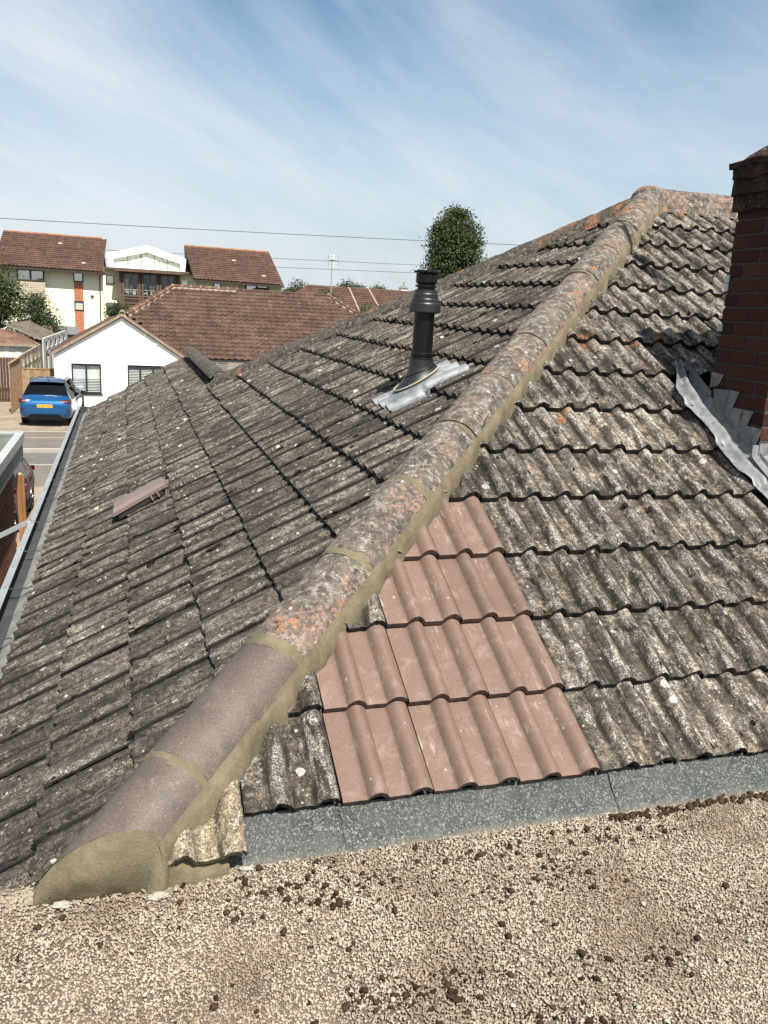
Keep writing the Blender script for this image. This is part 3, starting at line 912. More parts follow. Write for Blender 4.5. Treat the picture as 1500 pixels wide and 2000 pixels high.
# clips of the mast lashing showing at the far edge of the left face
M_GALV = simple('galvanised_steel', (.42, .44, .45), .42, .15, 8, .1, 80, metal=.7)
mast = thing('aerial_mast', 'galvanised aerial mast strapped to the hidden side of the red brick chimney', 'aerial mast', (3.76, 4.0, 1.7))
mb = MB(); mb.tube([(3.76, 4.0, 1.62), (3.76, 4.0, 4.9)], .027, 10); mb.build('pole', M_GALV, mast)
for z in (2.06, 1.80):
    mb = MB(); mb.box(CX0 - .012, CX1 + .012, CY1 + .004, CY1 + .012, z - .02, z + .02); mb.box(CX0 - .012, CX0 - .004, CY1 - .025, CY1 + .004, z - .02, z + .02)
    mb.box(CX0 - .012, CX0 - .004, CY1 - .025, CY1 + .004, z - .066, z - .026) if z > 2 else None
    mb.build('lashing_bracket', M_GALV, mast)
for k in range(9):
    mb = MB(); zz_ = 4.6; yy_ = 4.1 + k * .13; mb.tube([(3.76 - .2, yy_, zz_), (3.76 + .2, yy_, zz_)], .004, 6); mb.build('element', M_GALV, mast)
mb = MB(); mb.tube([(3.76, 3.95, 4.6), (3.76, 5.25, 4.6)], .01, 6); mb.build('boom', M_GALV, mast)

# ------------------------------------------------------------------ flue
M_FLUE = simple('satin_black_steel', (.005, .0055, .006), .36, .3, 5, .05, 60, spec=.28)
M_FLUEC = simple('black_plastic', (.012, .013, .014), .42, .3, 7, .1, 60)
FX, FY = 1.72, 4.83
flue = thing('flue_pipe', 'black steel flue pipe with a tiered collar rising through the side roof slope', 'flue pipe', (FX, FY, zside(FX)))
mb = MB(); mb.lathe([(.0625, 1.46), (.0625, 1.60), (.0618, 1.75), (.0625, 1.92)], (FX, FY, 0), 40); mb.build('pipe', M_FLUE, flue)
mb = MB(); mb.lathe([(.063, 1.505), (.071, 1.507), (.0715, 1.522), (.0655, 1.527), (.0655, 1.533), (.070, 1.536), (.070, 1.552), (.064, 1.556)], (FX, FY, 0), 40); mb.build('pipe_ring', M_FLUE, flue)
mb = MB(); mb.lathe([(.062, 1.790), (.0945, 1.792), (.096, 1.798), (.0935, 1.842), (.090, 1.848), (.083, 1.850), (.0815, 1.868), (.079, 1.873), (.075, 1.874), (.074, 1.898), (.071, 1.903), (.069, 1.904), (.067, 1.921), (.05, 1.925)], (FX, FY, 0), 44, smooth=False)
mb.build('storm_collar', M_FLUEC, flue)
term = MB(); term.lathe([(.05, 1.92), (.052, 1.925), (.052, 1.937), (.066, 1.939), (.066, 1.946), (.053, 1.949), (.053, 1.957), (.062, 1.962), (.064, 1.968), (.064, 2.012), (.060, 2.018), (.04, 2.018)], (FX, FY, 0), 40)
tm = term.build('terminal', M_FLUE, flue)
mb = MB(); mb.lathe([(.0, 2.018), (.05, 2.018), (.05, 2.024), (.074, 2.024), (.075, 2.028), (.060, 2.036), (.0, 2.038)], (FX, FY, 0), 40)
for k in range(14):
    a = 2 * pi * k / 14; M = Matrix.Translation((FX, FY, 0)) @ Matrix.Rotation(a, 4, 'Z'); mb.box(.066, .077, -.008, .008, 2.021, 2.032, M)
mb.build('terminal_cap', M_FLUE, flue)
# boot: a round top running out to an oval foot lying on the slope
def boot(i, j):
    a = 2 * pi * i
    tx, ty = FX + .072 * cos(a), FY + .072 * sin(a)
    bx = FX - .028 + .135 * cos(a); by = FY + .098 * sin(a)
    f = j ** .8
    zt = 1.515; zb_ = zside(bx) + .045
    x = tx + (bx - tx) * j ** 1.25; y = ty + (by - ty) * j ** 1.25
    return Vector((x, y, zt + (zb_ - zt) * (.18 * (j > 0) + .82 * f if j > 0 else 0)))
mb = MB(); mb.grid(lambda i, j: boot(i, 1 - j), 40, 12); bt = mb.build('boot', M_FLUEC, flue)
mb = MB()
ring = [boot(k / 40, 1.0) for k in range(41)]
mb.tube([p + Vector((0, 0, .002)) for p in ring], .006, 6, caps=False); mb.build('boot_seal', simple('grey_sealant', (.28, .25, .2), .8), bt)
mb = MB()   # pressed panel line of the boot's upper half
pl = [boot(k / 40, .55 - .25 * abs(((k + 13) % 40) / 20 - 1)) for k in range(41)]
mb.tube([FX_ + (FX_ - Vector((FX, FY, FX_.z))).normalized() * .0015 for FX_ in pl], .003, 5, caps=False); mb.build('boot_seam', M_FLUE, bt)


def side_top(x, y):
    v = (x - XS) / CT; k = math.floor(v / GA + 1e-6); u = (YV - y)
    return W0 + wprof(u, HSIDE) - (v - k * GA) * TILT
M_SLATE = lead_mat('bright_lead_slate', (.25, .285, .31), (.44, .48, .50))
mb = MB()
def slate(i, j):
    # i along the slope (0 low), j across; the sheet is dressed over the rolls
    x = 1.475 + .475 * i + .006 * mnoise.noise((j * 9, i, 3)); y = 4.60 + .46 * j + .006 * mnoise.noise((i * 9, j, 8))
    w = max(side_top(x, y), side_top(x + .015, y), side_top(x - .015, y)) * 1.25 + .014 + .004 * mnoise.noise((x * 22, y * 22, 3))
    rr_ = sqrt((x - FX + .02) ** 2 + (y - FY) ** 2)
    f = min(1, max(0, (rr_ - .13) / .05)); w = w * f + (.028) * (1 - f)
    return Vector((x, y, zside(x))) + SN * w
mb.grid(slate, 40, 60); mb.build('lead_slate', M_SLATE, flue)

# ------------------------------------------------------------------ flat roof in the foreground
M_FELTB = simple('dirt_and_bitumen', (.135, .105, .078), .95, .5, 7, .8, 90)


def felt_mat():
    m, nt, b = newmat('green_mineral_felt'); p = wpos(nt)
    vo = nd(nt, 'ShaderNodeTexVoronoi', {'Vector': p, 'Scale': 230.0}); vs = nd(nt, 'ShaderNodeSeparateColor', {0: vo.outputs['Color']})
    c = ramp(nt, vs.outputs[0], [(.0, (.036, .044, .043)), (.5, (.085, .098, .094)), (.78, (.15, .168, .16)), (.95, (.36, .385, .36))])
    c = mixc(nt, mth(nt, 'MULTIPLY', step(nt, noise(nt, p, 6, 5, .65), .46, .72), .6), c, (.20, .21, .195))
    c = mixc(nt, mth(nt, 'MULTIPLY', step(nt, noise(nt, p, 12, 5, .7), .58, .7), .6), c, (.10, .115, .11))
    z = nd(nt, 'ShaderNodeSeparateXYZ', {0: p}).outputs[2]
    du = mth(nt, 'MULTIPLY', step(nt, mth(nt, 'ADD', z, mth(nt, 'MULTIPLY', noise(nt, p, 18, 4, .7), .05)), .240, .214), .8)   # silt washed against its foot
    c = mixc(nt, du, c, (.30, .26, .205))
    nt.links.new(dim(nt, c, .44), b.inputs['Base Color']); b.inputs['Roughness'].default_value = .85
    bump(nt, b, vo.outputs['Distance'], .5, .004); return m


M_FELT = felt_mat()
ZR = .2
mb = MB()
def roofsheet(i, j):
    x = -.75 + 6.75 * i; y = -3.6 + (2.16 + 3.6) * j
    return Vector((x, y, ZR - .006 + .006 * mnoise.noise((x * 2.3, y * 2.3, 0)) + .003 * mnoise.noise((x * 9, y * 9, 0))))
mb.grid(roofsheet, 110, 90); flat = mb.build('flat_roof', M_FELTB, None, (2, 0, 0), kind='structure')
mb = MB(); mb.box(-.72, 5.95, -3.55, 2.12, GZ, ZR - .03); mb.build('extension_wall', M_RENDER, None, (2, 0, GZ), kind='structure')
mb = MB()
def upst(i, j):
    x = .10 + 5.9 * i
    y = 2.102 + .085 * j ** .75 + .006 * mnoise.noise((x * 4, j, 2)) + .003 * mnoise.noise((x * 13, j * 3, 7)); z = ZR - .004 + .116 * j
    for sx in (.615, 1.56, 2.5):
        if 0 < x - sx < .9: y -= .004 * (1 if x - sx < .88 else 0)
    return Vector((x, y, z))
mb.grid(upst, 236, 8); fu = mb.build('felt_upstand', M_FELT, flat)
fu['label'] = 'green grey mineral felt upstand below the eaves'
for sx in (.612, 1.56, 2.5):
    mb = MB(); mb.grid(lambda i, j: upst((sx - .10 + .03 * i - .015 * j) / 5.9, j) + Vector((0, -.0065 + .002 * i, .001)), 4, 8)
    mb.build('felt_lap', M_FELT, flat)

# chippings: geometry-node scatter over the sheet
M_CHIP, nt, b = newmat('limestone_chippings')
rnd = nd(nt, 'ShaderNodeObjectInfo').outputs['Random']; p = wpos(nt)
c = ramp(nt, rnd, [(0, (.16, .12, .088)), (.12, (.27, .22, .17)), (.35, (.38, .315, .243)), (.65, (.45, .38, .297)), (.9, (.52, .455, .368)), (1, (.62, .57, .50))])
dirt = step(nt, noise(nt, p, 3.1, 6, .66), .47, .64)
c = mixc(nt, mth(nt, 'MULTIPLY', dirt, .62), c, (.19, .135, .092))
c = mixc(nt, 1.0, c, ramp(nt, noise(nt, p, 230, 2), [(.3, .8), (.7, 1.15)]), 'MULTIPLY')
nt.links.new(dim(nt, c, .78), b.inputs['Base Color']); b.inputs['Roughness'].default_value = .9; b.inputs['Specular IOR Level'].default_value = .2
mb = MB()
mb.poly([(-.62, -.4, ZR), (4.2, -.4, ZR)] + [(4.2 - .02 * k, 2.103 + .010 * mnoise.noise((k * .31, 0, 0)) + .006 * mnoise.noise((k * 1.3, 4, 0)), ZR) for k in range(198)] + [ (.20, 2.055, ZR), (-.30, 2.06, ZR), (-.35, 2.12, ZR), (-.62, 2.14, ZR)])
chips = mb.build('chippings', M_CHIP, None, (1.5, 1.2, ZR), kind='stuff')
tag(chips, 'pale limestone chippings strewn over the flat roof', 'gravel'); chips['kind'] = 'stuff'
ng = bpy.data.node_groups.new('scatter', 'GeometryNodeTree')
ng.interface.new_socket('Geometry', in_out='INPUT', socket_type='NodeSocketGeometry'); ng.interface.new_socket('Geometry', in_out='OUTPUT', socket_type='NodeSocketGeometry')
gi = ng.nodes.new('NodeGroupInput'); go = ng.nodes.new('NodeGroupOutput')
ds = nd(ng, 'GeometryNodeDistributePointsOnFaces', {'Mesh': gi.outputs[0], 'Density': 34000.0, 'Seed': 3})
ico = nd(ng, 'GeometryNodeMeshIcoSphere', {'Radius': .0034, 'Subdivisions': 1})
sm_ = nd(ng, 'GeometryNodeSetMaterial', {'Geometry': ico.outputs[0], 'Material': M_CHIP})
rv = nd(ng, 'FunctionNodeRandomValue', {'Min': (0, 0, 0), 'Max': (6.28, 6.28, 6.28)}, data_type='FLOAT_VECTOR')
rs = nd(ng, 'FunctionNodeRandomValue', {'Min': (.42, .42, .42), 'Max': (1.3, 1.15, .95)}, data_type='FLOAT_VECTOR')
iop = nd(ng, 'GeometryNodeInstanceOnPoints', {'Points': ds.outputs[0], 'Instance': sm_.outputs[0], 'Rotation': rv.outputs[0], 'Scale': rs.outputs[0]})
ng.links.new(iop.outputs[0], go.inputs[0])
md = chips.modifiers.new('scatter', 'NODES'); md.node_group = ng

# brown moss crumbs, mortar crumbs and a few larger stones
def crumbs(name, mat, spots, seed, label=None, cat=None, parent=None):
    rr = random.Random(seed); mb = MB()
    bm = bmesh.new(); bmesh.ops.create_icosphere(bm, subdivisions=2, radius=1); bv = [v.co.copy() for v in bm.verts]; bm.verts.index_update(); bf = [tuple(v.index for v in f.verts) for f in bm.faces]; bm.free()
    for (x, y, z, s, fl, M) in spots:
        sd = rr.random() * 99; vs = []
        ax = rr.uniform(.7, 1.35); an = rr.random() * 6.28
        for v in bv:
            q = v * (1 + .5 * mnoise.noise(v * 1.7 + Vector((sd, 0, 0))) + .28 * mnoise.noise(v * 4.5 + Vector((0, sd, 0))))
            q = Vector((q.x * ax, q.y / ax, q.z * fl)); q = Matrix.Rotation(an, 3, 'Z') @ q * s
            if M: q = M @ q
            vs.append(Vector((x, y, z)) + q)
        mb.add(vs, bf, True)
    o = mb.build(name, mat, parent, kind='stuff')
    if label: o['label'] = label; o['category'] = cat
    return o


rr = random.Random(5); sp = []
for _ in range(850):
    if rr.random() < .66:
        cxm, cym = rr.choice([(.35, 1.95), (.62, 1.93), (.55, 1.55), (.78, 1.55), (1.1, 1.85), (1.5, 2.0), (1.25, 1.5), (.95, 1.38), (1.0, 2.02), (.42, 1.98)])
        x, y = rr.gauss(cxm, .13), rr.gauss(cym, .04)
    else: x, y = rr.uniform(-.3, 2.6), rr.uniform(1.2, 2.08)
    if y > 2.08: continue
    s = rr.choice([.002, .0025, .003, .003, .004, .0045, .006, .009]) * rr.uniform(.75, 1.2)
    sp.append((x, y, ZR + .004 + s * .25, s, .65, None))
for _ in range(200):
    sp.append((rr.uniform(1.5, 2.6), 2.085 + rr.gauss(-.01, .010), ZR + .006, rr.uniform(.004, .010), .6, None))
crumbs('moss_crumbs', M_MOSSR, sp, 3, 'dark brown moss crumbs scattered over the pale chippings', 'moss')
M_STONE = simple('cream_stone', (.34, .30, .24), .9, .25, 20, .4, 90)
sp = [(rr.uniform(-.3, 2.4), rr.uniform(1.2, 2.06), ZR + .006, rr.uniform(.0045, .008), .6, None) for _ in range(110)]
crumbs('loose_stones', M_STONE, sp, 4, 'larger cream stones lying among the chippings', 'stones')
sp = [(rr.gauss(-.27, .05), rr.gauss(2.10, .022), ZR + rr.uniform(-.002, .004), rr.uniform(.002, .006), .5, None) for _ in range(420)]
sp += [(rr.uniform(-.24, .28), 2.052 + rr.gauss(0, .008), ZR + .002, rr.uniform(.002, .005), .5, None) for _ in range(160)]
crumbs('mortar_crumbs', simple('pale_mortar_dust', (.27, .23, .165), .95, .25, 30, .4, 120), sp, 6, 'pale mortar crumbs spilled round the foot of the hip', 'mortar crumbs')
for (x, y, s, lb) in ((-.195, 2.045, .016, 'chalk white lump of mortar by the foot of the hip'), (.055, 2.022, .017, 'white mortar splash lump in front of the mortared hip end'), (.302, 2.083, .012, 'small white flake beside the felt upstand under the cut tile')):
    mb = MB(); bm = bmesh.new(); bmesh.ops.create_icosphere(bm, subdivisions=3, radius=1)
    vs = [Vector((v.co.x * 1.5, v.co.y * .8, v.co.z * .45)) * s * (1 + .6 * mnoise.noise(v.co * 1.6 + Vector((x * 70, 0, 0)))) + Vector((x, y, ZR + .008)) for v in bm.verts]
    bm.verts.index_update(); mb.add(vs, [tuple(v.index for v in f.verts) for f in bm.faces], False); bm.free()
    o = mb.build('mortar_lump', simple('white_mortar', (.30, .285, .24), .9, .15, 40, .5, 140), None, (x, y, ZR)); tag(o, lb, 'mortar lump', 'white lumps of mortar left on the chippings')

# moss cushions: along the joints of the side slope, a few on the front slope
rr = random.Random(21); sp = []
MS = m3(SU, SV, SN); MF = m3(FU, FV, FN)
while len(sp) < 1500:
    k = rr.randrange(0, 13); v = k * GA + (rr.random() ** 1.5) * GA; x = XS + v * CT
    y = rr.uniform(x - CH + .15, 13.9)
    if rr.random() < .72: y = YV - TW * round((YV - y) / TW) + rr.gauss(.0, .006)
    if x > WRX and x + y > APX + APY - .15: continue
    if mnoise.noise((x * 1.1, y * .55, 2)) < -.12 - .1 * rr.random(): continue
    if abs(y - 4.83) < .3 and abs(x - 1.72) < .3: continue
    if y - (x - CH) < .26: continue
    s = rr.choice([.005, .006, .007, .008, .010, .012, .017]) * rr.uniform(.7, 1.25)
    if y < 4 : s *= .8
    P = Vector((x, y, zside(x))) + SN * (side_top(x, y) + s * .1)
    sp.append((P.x, P.y, P.z, s, .38, MS @ Matrix.Diagonal((.75, 1.7, 1)).to_3x3()))
crumbs('roof_moss', M_MOSS, sp, 8, parent=bung)
sp = []
while len(sp) < 170:
    v = rr.random() * 13 * GA; y = YS + v * CT; x = rr.uniform(y + CH + .25, 4.2)
    k = math.floor(v / GA)
    c_ = math.floor((x - XS0) / TW)
    if (k, c_) in NEWSET or (x > 2.85 and 3.1 < y < 4.3): continue
    s = rr.choice([.005, .007, .010]) * rr.uniform(.8, 1.3)
    P = Vector((x, y, zfront(y))) + FN * (front_top(x, y) + s * .1)
    sp.append((P.x, P.y, P.z, s, .4, MF @ Matrix.Diagonal((.8, 1.5, 1)).to_3x3()))
crumbs('roof_moss', M_MOSS, sp, 9, parent=bung)

# ================================================================== the street beyond
M_CONC = simple('beige_concrete_drive', (.23, .185, .135), .95, .35, 1.5, .3, 60)
M_TARM = simple('grey_road_tarmac', (.105, .10, .093), .95, .25, 1.2, .4, 120)
M_PAVE = simple('brown_grey_pavement', (.125, .108, .088), .95, .25, 1.2, .4, 120)
M_KERB = simple('pale_kerb', (.30, .275, .24), .9, .2, 3)
M_EARTH = simple('dry_grass_ground', (.085, .085, .045), .95, .5, .4)
mb = MB()
def gr(i, j):
    x = -300 + 600 * i; y = -120 + 700 * j
    return Vector((x, y, GZ - .16))
mb.grid(gr, 20, 24); mb.build('ground', M_EARTH, None, (0, 40, GZ), kind='structure')
def slab(name, m, x0, x1, y0, y1, z0, z1, slope=0):
    mb = MB(); mb.box(x0, x1, y0, y1, z0, z1)
    if slope: mb.v = [(x, y, z + slope * (y - y0)) for x, y, z in mb.v]
    return mb.build(name, m, None, ((x0 + x1) / 2, (y0 + y1) / 2, z1), kind='structure')
slab('driveway', M_CONC, -40, 40, -12, 22.55, GZ - .3, GZ)
slab('pavement', M_PAVE, -60, 60, 22.556, 25.40, GZ - .3, GZ + .006)
slab('kerb', M_KERB, -60, 60, 25.404, 25.53, GZ - .3, GZ + .004)
slab('road', M_TARM, -60, 60, 25.534, 28.05, GZ - .3, GZ - .11)
slab('kerb', M_KERB, -60, 60, 28.054, 28.24, GZ - .3, GZ + .003)
slab('pavement', M_PAVE, -60, 60, 28.244, 31.6, GZ - .3, GZ + .004)
slab('edging', M_KERB, -60, 60, 31.604, 31.72, GZ - .3, GZ + .012)
slab('driveway', M_CONC, -40, 30, 31.724, 46, GZ - .3, GZ + .002, slope=-.012)
mb = MB(); mb.box(-60, 60, 30.30, 30.36, GZ - .0, GZ + .009); mb.build('pavement_joint', M_KERB, None, (0, 30.33, GZ), kind='structure')

M_WHITE = simple('white_masonry_paint', (.80, .79, .76), .85, .04, 2, .1, 60)
M_CREAM = simple('cream_render_wall', (.72, .66, .51), .9, .06, .8, .1, 40)
M_ANTH = simple('anthracite_frame', (.018, .021, .023), .4, .1)
M_BROWNF = simple('dark_brown_frame', (.030, .018, .012), .55, .2)
M_BROWNW = simple('brown_stained_timber', (.10, .055, .036), .7, .3, 3)
M_TERRA = simple('terracotta_tile_hanging', (.36, .135, .07), .85, .25, 3)
M_UPVC = simple('white_upvc', (.78, .78, .76), .4, .04)


def glass_mat(name, tint, refl, edge=.5):
    m, nt, b = newmat(name); nt.nodes.remove(b); out = nt.nodes['Material Output']
    t = nd(nt, 'ShaderNodeBsdfTransparent', {'Color': (*tint, 1)}); g = nd(nt, 'ShaderNodeBsdfGlossy', {'Color': (.95, .97, 1, 1), 'Roughness': .015})
    lw = nd(nt, 'ShaderNodeLayerWeight', {'Blend': .35}).outputs['Facing']
    f = mth(nt, 'ADD', refl, mth(nt, 'MULTIPLY', lw, edge), clamp=True)
    mx = nd(nt, 'ShaderNodeMixShader', {0: f, 1: t.outputs[0], 2: g.outputs[0]}); nt.links.new(mx.outputs[0], out.inputs[0]); return m


M_GLASS = glass_mat('window_glass', (.95, .97, .97), .04)
M_GLASSR = glass_mat('reflective_glass', (.55, .62, .65), .45)
M_CARGL = glass_mat('dark_car_glass', (.03, .032, .036), .015, .16)
M_ROOM = simple('dark_room', (.02, .02, .022), .9)


def brown_tile_mat(name, a, b_, pale, gain=1.0):
    m, nt, b = newmat(name); p = wpos(nt)
    c = mixc(nt, step(nt, noise(nt, p, 1.1, 6, .65), .36, .64), a, b_)
    c = mixc(nt, mth(nt, 'MULTIPLY', step(nt, noise(nt, p, 5, 5, .7), .56, .68), .5), c, pale)
    vo = nd(nt, 'ShaderNodeTexVoronoi', {'Vector': p, 'Scale': 3.2}); vs = nd(nt, 'ShaderNodeSeparateColor', {0: vo.outputs['Color']})
    c = mixc(nt, 1.0, c, ramp(nt, vs.outputs[0], [(0, .75), (1, 1.25)]), 'MULTIPLY')
    nt.links.new(dim(nt, c, gain), b.inputs['Base Color']); b.inputs['Roughness'].default_value = .92; b.inputs['Specular IOR Level'].default_value = .2
    bump(nt, b, noise(nt, p, 25, 4), .5, .02); return m


M_BT = brown_tile_mat('brown_roof_tile', (.055, .034, .025), (.088, .054, .040), (.15, .11, .08))
M_RT = brown_tile_mat('red_brown_roof_tile', (.074, .043, .033), (.096, .057, .043), (.12, .075, .057))
M_RMORT = simple('pale_ridge_mortar', (.24, .19, .138), .95, .3, 5)


def tile_field(mb, org, U, V, N, poly, tw, gauge, roll, th):
    """rows of real interlocking tiles over a polygon given in (u, v) metres"""
    org = Vector(org); us = [p[0] for p in poly]; vs = [p[1] for p in poly]
    def inside(u, v):
        c = False; n = len(poly)
        for i in range(n):
            (x1, y1), (x2, y2) = poly[i], poly[(i + 1) % n]
            if (y1 > v) != (y2 > v) and u < (x2 - x1) * (v - y1) / (y2 - y1) + x1: c = not c
        return c
    rr = random.Random(3); r_ = 0; v = min(vs)
    pr_ = [(0, 0), (.45, 0), (.58, .7), (.75, 1), (.92, .7), (1.0, .1)]
    while v < max(vs):
        u = min(us)
        while u < max(us):
            if inside(u + tw / 2, v + gauge / 2):
                dz = rr.uniform(0, .006); dv = rr.uniform(-.006, .006)
                a = [org + U * (u + f * tw) + V * (v + dv) + N * (h * roll + th + dz) for f, h in pr_]
                b_ = [org + U * (u + f * tw) + V * (v + gauge * 1.08) + N * (h * roll + .004) for f, h in pr_]
                lo = [org + U * (u + f * tw) + V * (v + dv) + N * (h * roll + dz) for f, h in pr_]
                n = len(pr_)
                mb.add(a + b_, [(i, i + 1, i + 1 + n, i + n) for i in range(n - 1)], False)
                mb.add(lo + a, [(i, i + 1, i + 1 + n, i + n) for i in range(n - 1)], False)
            u += tw
        v += gauge
    return mb


# ------------------------------------------------------------------ white gabled bungalow across the street
HX, HY = -.15, 38.0
wh = thing('white_bungalow', 'white gabled bungalow with a brown tiled roof across the street', 'bungalow', (2.5, 42, GZ - .1))
gz0 = GZ - .3
EZ, RZ = -.80, .93                    # gable eaves and ridge
gl, gr_ = -2.93, 2.36
mb = MB()
win = [(-2.26, -1.05, -2.47, -1.20), (.03, 1.66, -2.47, -1.18)]
# gable wall with real openings
xs_ = [gl, win[0][0], win[0][1], win[1][0], win[1][1], gr_]
mb.box(gl, gr_, HY, HY + .25, gz0, win[0][2]); mb.box(gl, gr_, HY, HY + .25, win[0][3] + .012, EZ - .06)
for a_, b_ in ((gl, win[0][0]), (win[0][1], win[1][0]), (win[1][1], gr_)): mb.box(a_, b_, HY, HY + .25, win[0][2], win[0][3] + .012)
mb.prism([(gl, HY, EZ - .06), (gr_, HY, EZ - .06), (HX, HY, RZ - .12)], (0, .25, 0))
mb.box(gl, gl + .25, HY + .25, 48.6, gz0, EZ - .06); mb.box(gr_ - .25, gr_, HY + .25, 40.0, gz0, EZ - .06)
mb.box(gr_, 14.4, 39.95, 40.2, gz0, -1.75); mb.box(gr_, 3.0, 39.95, 40.2, -1.75, -1.0); mb.box(4.6, 14.4, 39.95, 40.2, -1.75, -1.0)
mb.box(gl + .25, 14.4, 48.4, 48.6, gz0, -1.0); mb.box(14.4, 14.6, 39.95, 48.6, gz0, -1.0)
mb.build('wall', M_WHITE, wh)
def window(parent, x0, x1, y, z0, z1, fr_m, gl_m, bars=1, fw_=.055, back=M_ROOM, name='window', transom=None):
    mb = MB(); d0, d1 = y + .03, y + .09
    mb.box(x0, x1, d0, d1, z0, z0 + fw_); mb.box(x0, x1, d0, d1, z1 - fw_, z1)
    mb.box(x0, x0 + fw_, d0, d1, z0 + fw_, z1 - fw_); mb.box(x1 - fw_, x1, d0, d1, z0 + fw_, z1 - fw_)
    for k in range(bars):
        xm = x0 + (x1 - x0) * (k + 1) / (bars + 1); mb.box(xm - fw_ * .6, xm + fw_ * .6, d0 - .004, d1, z0 + fw_, z1 - fw_)
    if transom: mb.box(x0 + fw_, x1 - fw_, d0 - .002, d1, transom - .025, transom + .025)
    w = mb.build(name, fr_m, parent)
    for k in range(bars + 1):
        a_ = x0 + (x1 - x0) * k / (bars + 1); b_ = x0 + (x1 - x0) * (k + 1) / (bars + 1)
        mb = MB(); mb.box(a_ + .02, b_ - .02, y + .062, y + .068, z0 + .02, z1 - .02); mb.build('pane', gl_m, w)
    if back:
        mb = MB(); mb.box(x0 - .02, x1 + .02, y + .30, y + .31, z0 - .02, z1 + .02); mb.build('room', back, w)
    return w
M_BLIND = simple('white_shutter', (.72, .72, .69), .6, .04)
for k, (x0, x1, z0, z1) in enumerate(win):
    w = window(wh, x0, x1, HY, z0, z1, M_ANTH, M_GLASS, 1 if k == 0 else 2)
    mb = MB(); mb.box(x0 - .05, x1 + .05, HY - .05, HY + .03, z0 - .05, z0); mb.build('sill', M_ANTH, w)
    zc = z0 + (z1 - z0) * (.46 if k == 0 else .96)
    mb = MB(); z = z0 + .08
    while z < zc: mb.prism([(x0 + .06, HY + .13, z), (x0 + .06, HY + .19, z + .035), (x0 + .06, HY + .195, z + .030), (x0 + .06, HY + .135, z - .005)], (x1 - x0 - .12, 0, 0)); z += .068
    mb.build('shutter_slats', M_BLIND, w, kind='stuff')
    if k == 0:
        mb = MB(); mb.box(x0 + .06, x1 - .06, HY + .15, HY + .16, zc + .03, z1 - .08); mb.build('reflection_panel', M_BLIND, w)  # white sheet standing in for the reflection in the upper pane
wnd = window(wh, 3.0, 4.6, 39.95, -1.75, -1.05, M_UPVC, M_GLASSR, 2)
window(wh, 6.2, 7.8, 39.93, -2.3, -1.2, M_UPVC, M_GLASSR, 2)
# roof planes
sl = (RZ - EZ) / (HX - (gl - .12)); ang = math.atan(sl)
MPT = .643; mang = math.atan(MPT)
EY, EZM = 39.55, -.93; RY = 44.5; RZM = EZM + MPT * (RY - EY); RX0, RX1 = 2.3, 10.35
mb = MB(); e = .03
mb.poly([(gl - .12, HY - .12, EZ), (HX, HY - .12, RZ), (HX, 42.6, RZ), (RX0, RY, RZM), (RX0, RY + .1, RZM), (gl - .12, 49.5, EZ)])
mb.poly([(gr_ + .14, HY - .12, EZ), (gr_ + .14, 39.8, EZ), (HX, 42.6, RZ), (HX, HY - .12, RZ)])
mb.poly([(RX1 + 4.95, EY, EZM), (RX1 + 4.95, 49.5, EZM), (RX1, RY, RZM)]); mb.poly([(RX1, RY, RZM), (RX1 + 4.95, 49.5, EZM), (-2.7, 49.5, EZM), (RX0, RY, RZM)])
mb.poly([(HX - .1, 42.5, RZ - .05), (gr_ + .1, 39.6, EZM), (RX1 + 4.95, EY, EZM), (RX1, RY, RZM), (RX0, RY, RZM)])
mb.build('roof', M_BT, wh)
mb = MB(); mU, mV = Vector((1, 0, 0)), Vector((0, cos(mang), sin(mang))); mN = mU.cross(mV); Ls = (RY - EY) / cos(mang)
tile_field(mb, (0, EY, EZM), mU, mV, mN, [(2.35, 0), (RX1 + 4.95, 0), (RX1, Ls), (RX0, Ls), (HX, Ls * .60)], .30, .325, .045, .035)
gU, gV = Vector((0, -1, 0)), Vector((-cos(ang), 0, sin(ang)))
gU, gV = Vector((0, 1, 0)), Vector((-cos(ang), 0, sin(ang))); gN = gU.cross(gV)
if gN.z < 0: gN = -gN
Lg = (gr_ + .14 - HX) / cos(ang)
tile_field(mb, (gr_ + .14, HY - .12, EZ), gU, gV, gN, [(0, 0), (1.9, 0), (4.6, Lg), (0, Lg)], .30, .325, .045, .035)
lV = Vector((cos(ang), 0, sin(ang))); lN = Vector((-sin(ang), 0, cos(ang)))
tile_field(mb, (gl - .12, HY - .12, EZ), gU, lV, lN, [(0, 0), (9.5, 0), (5, Lg), (0, Lg)], .30, .325, .045, .035)
mb.build('roof_tiles', M_BT, wh, kind='stuff')
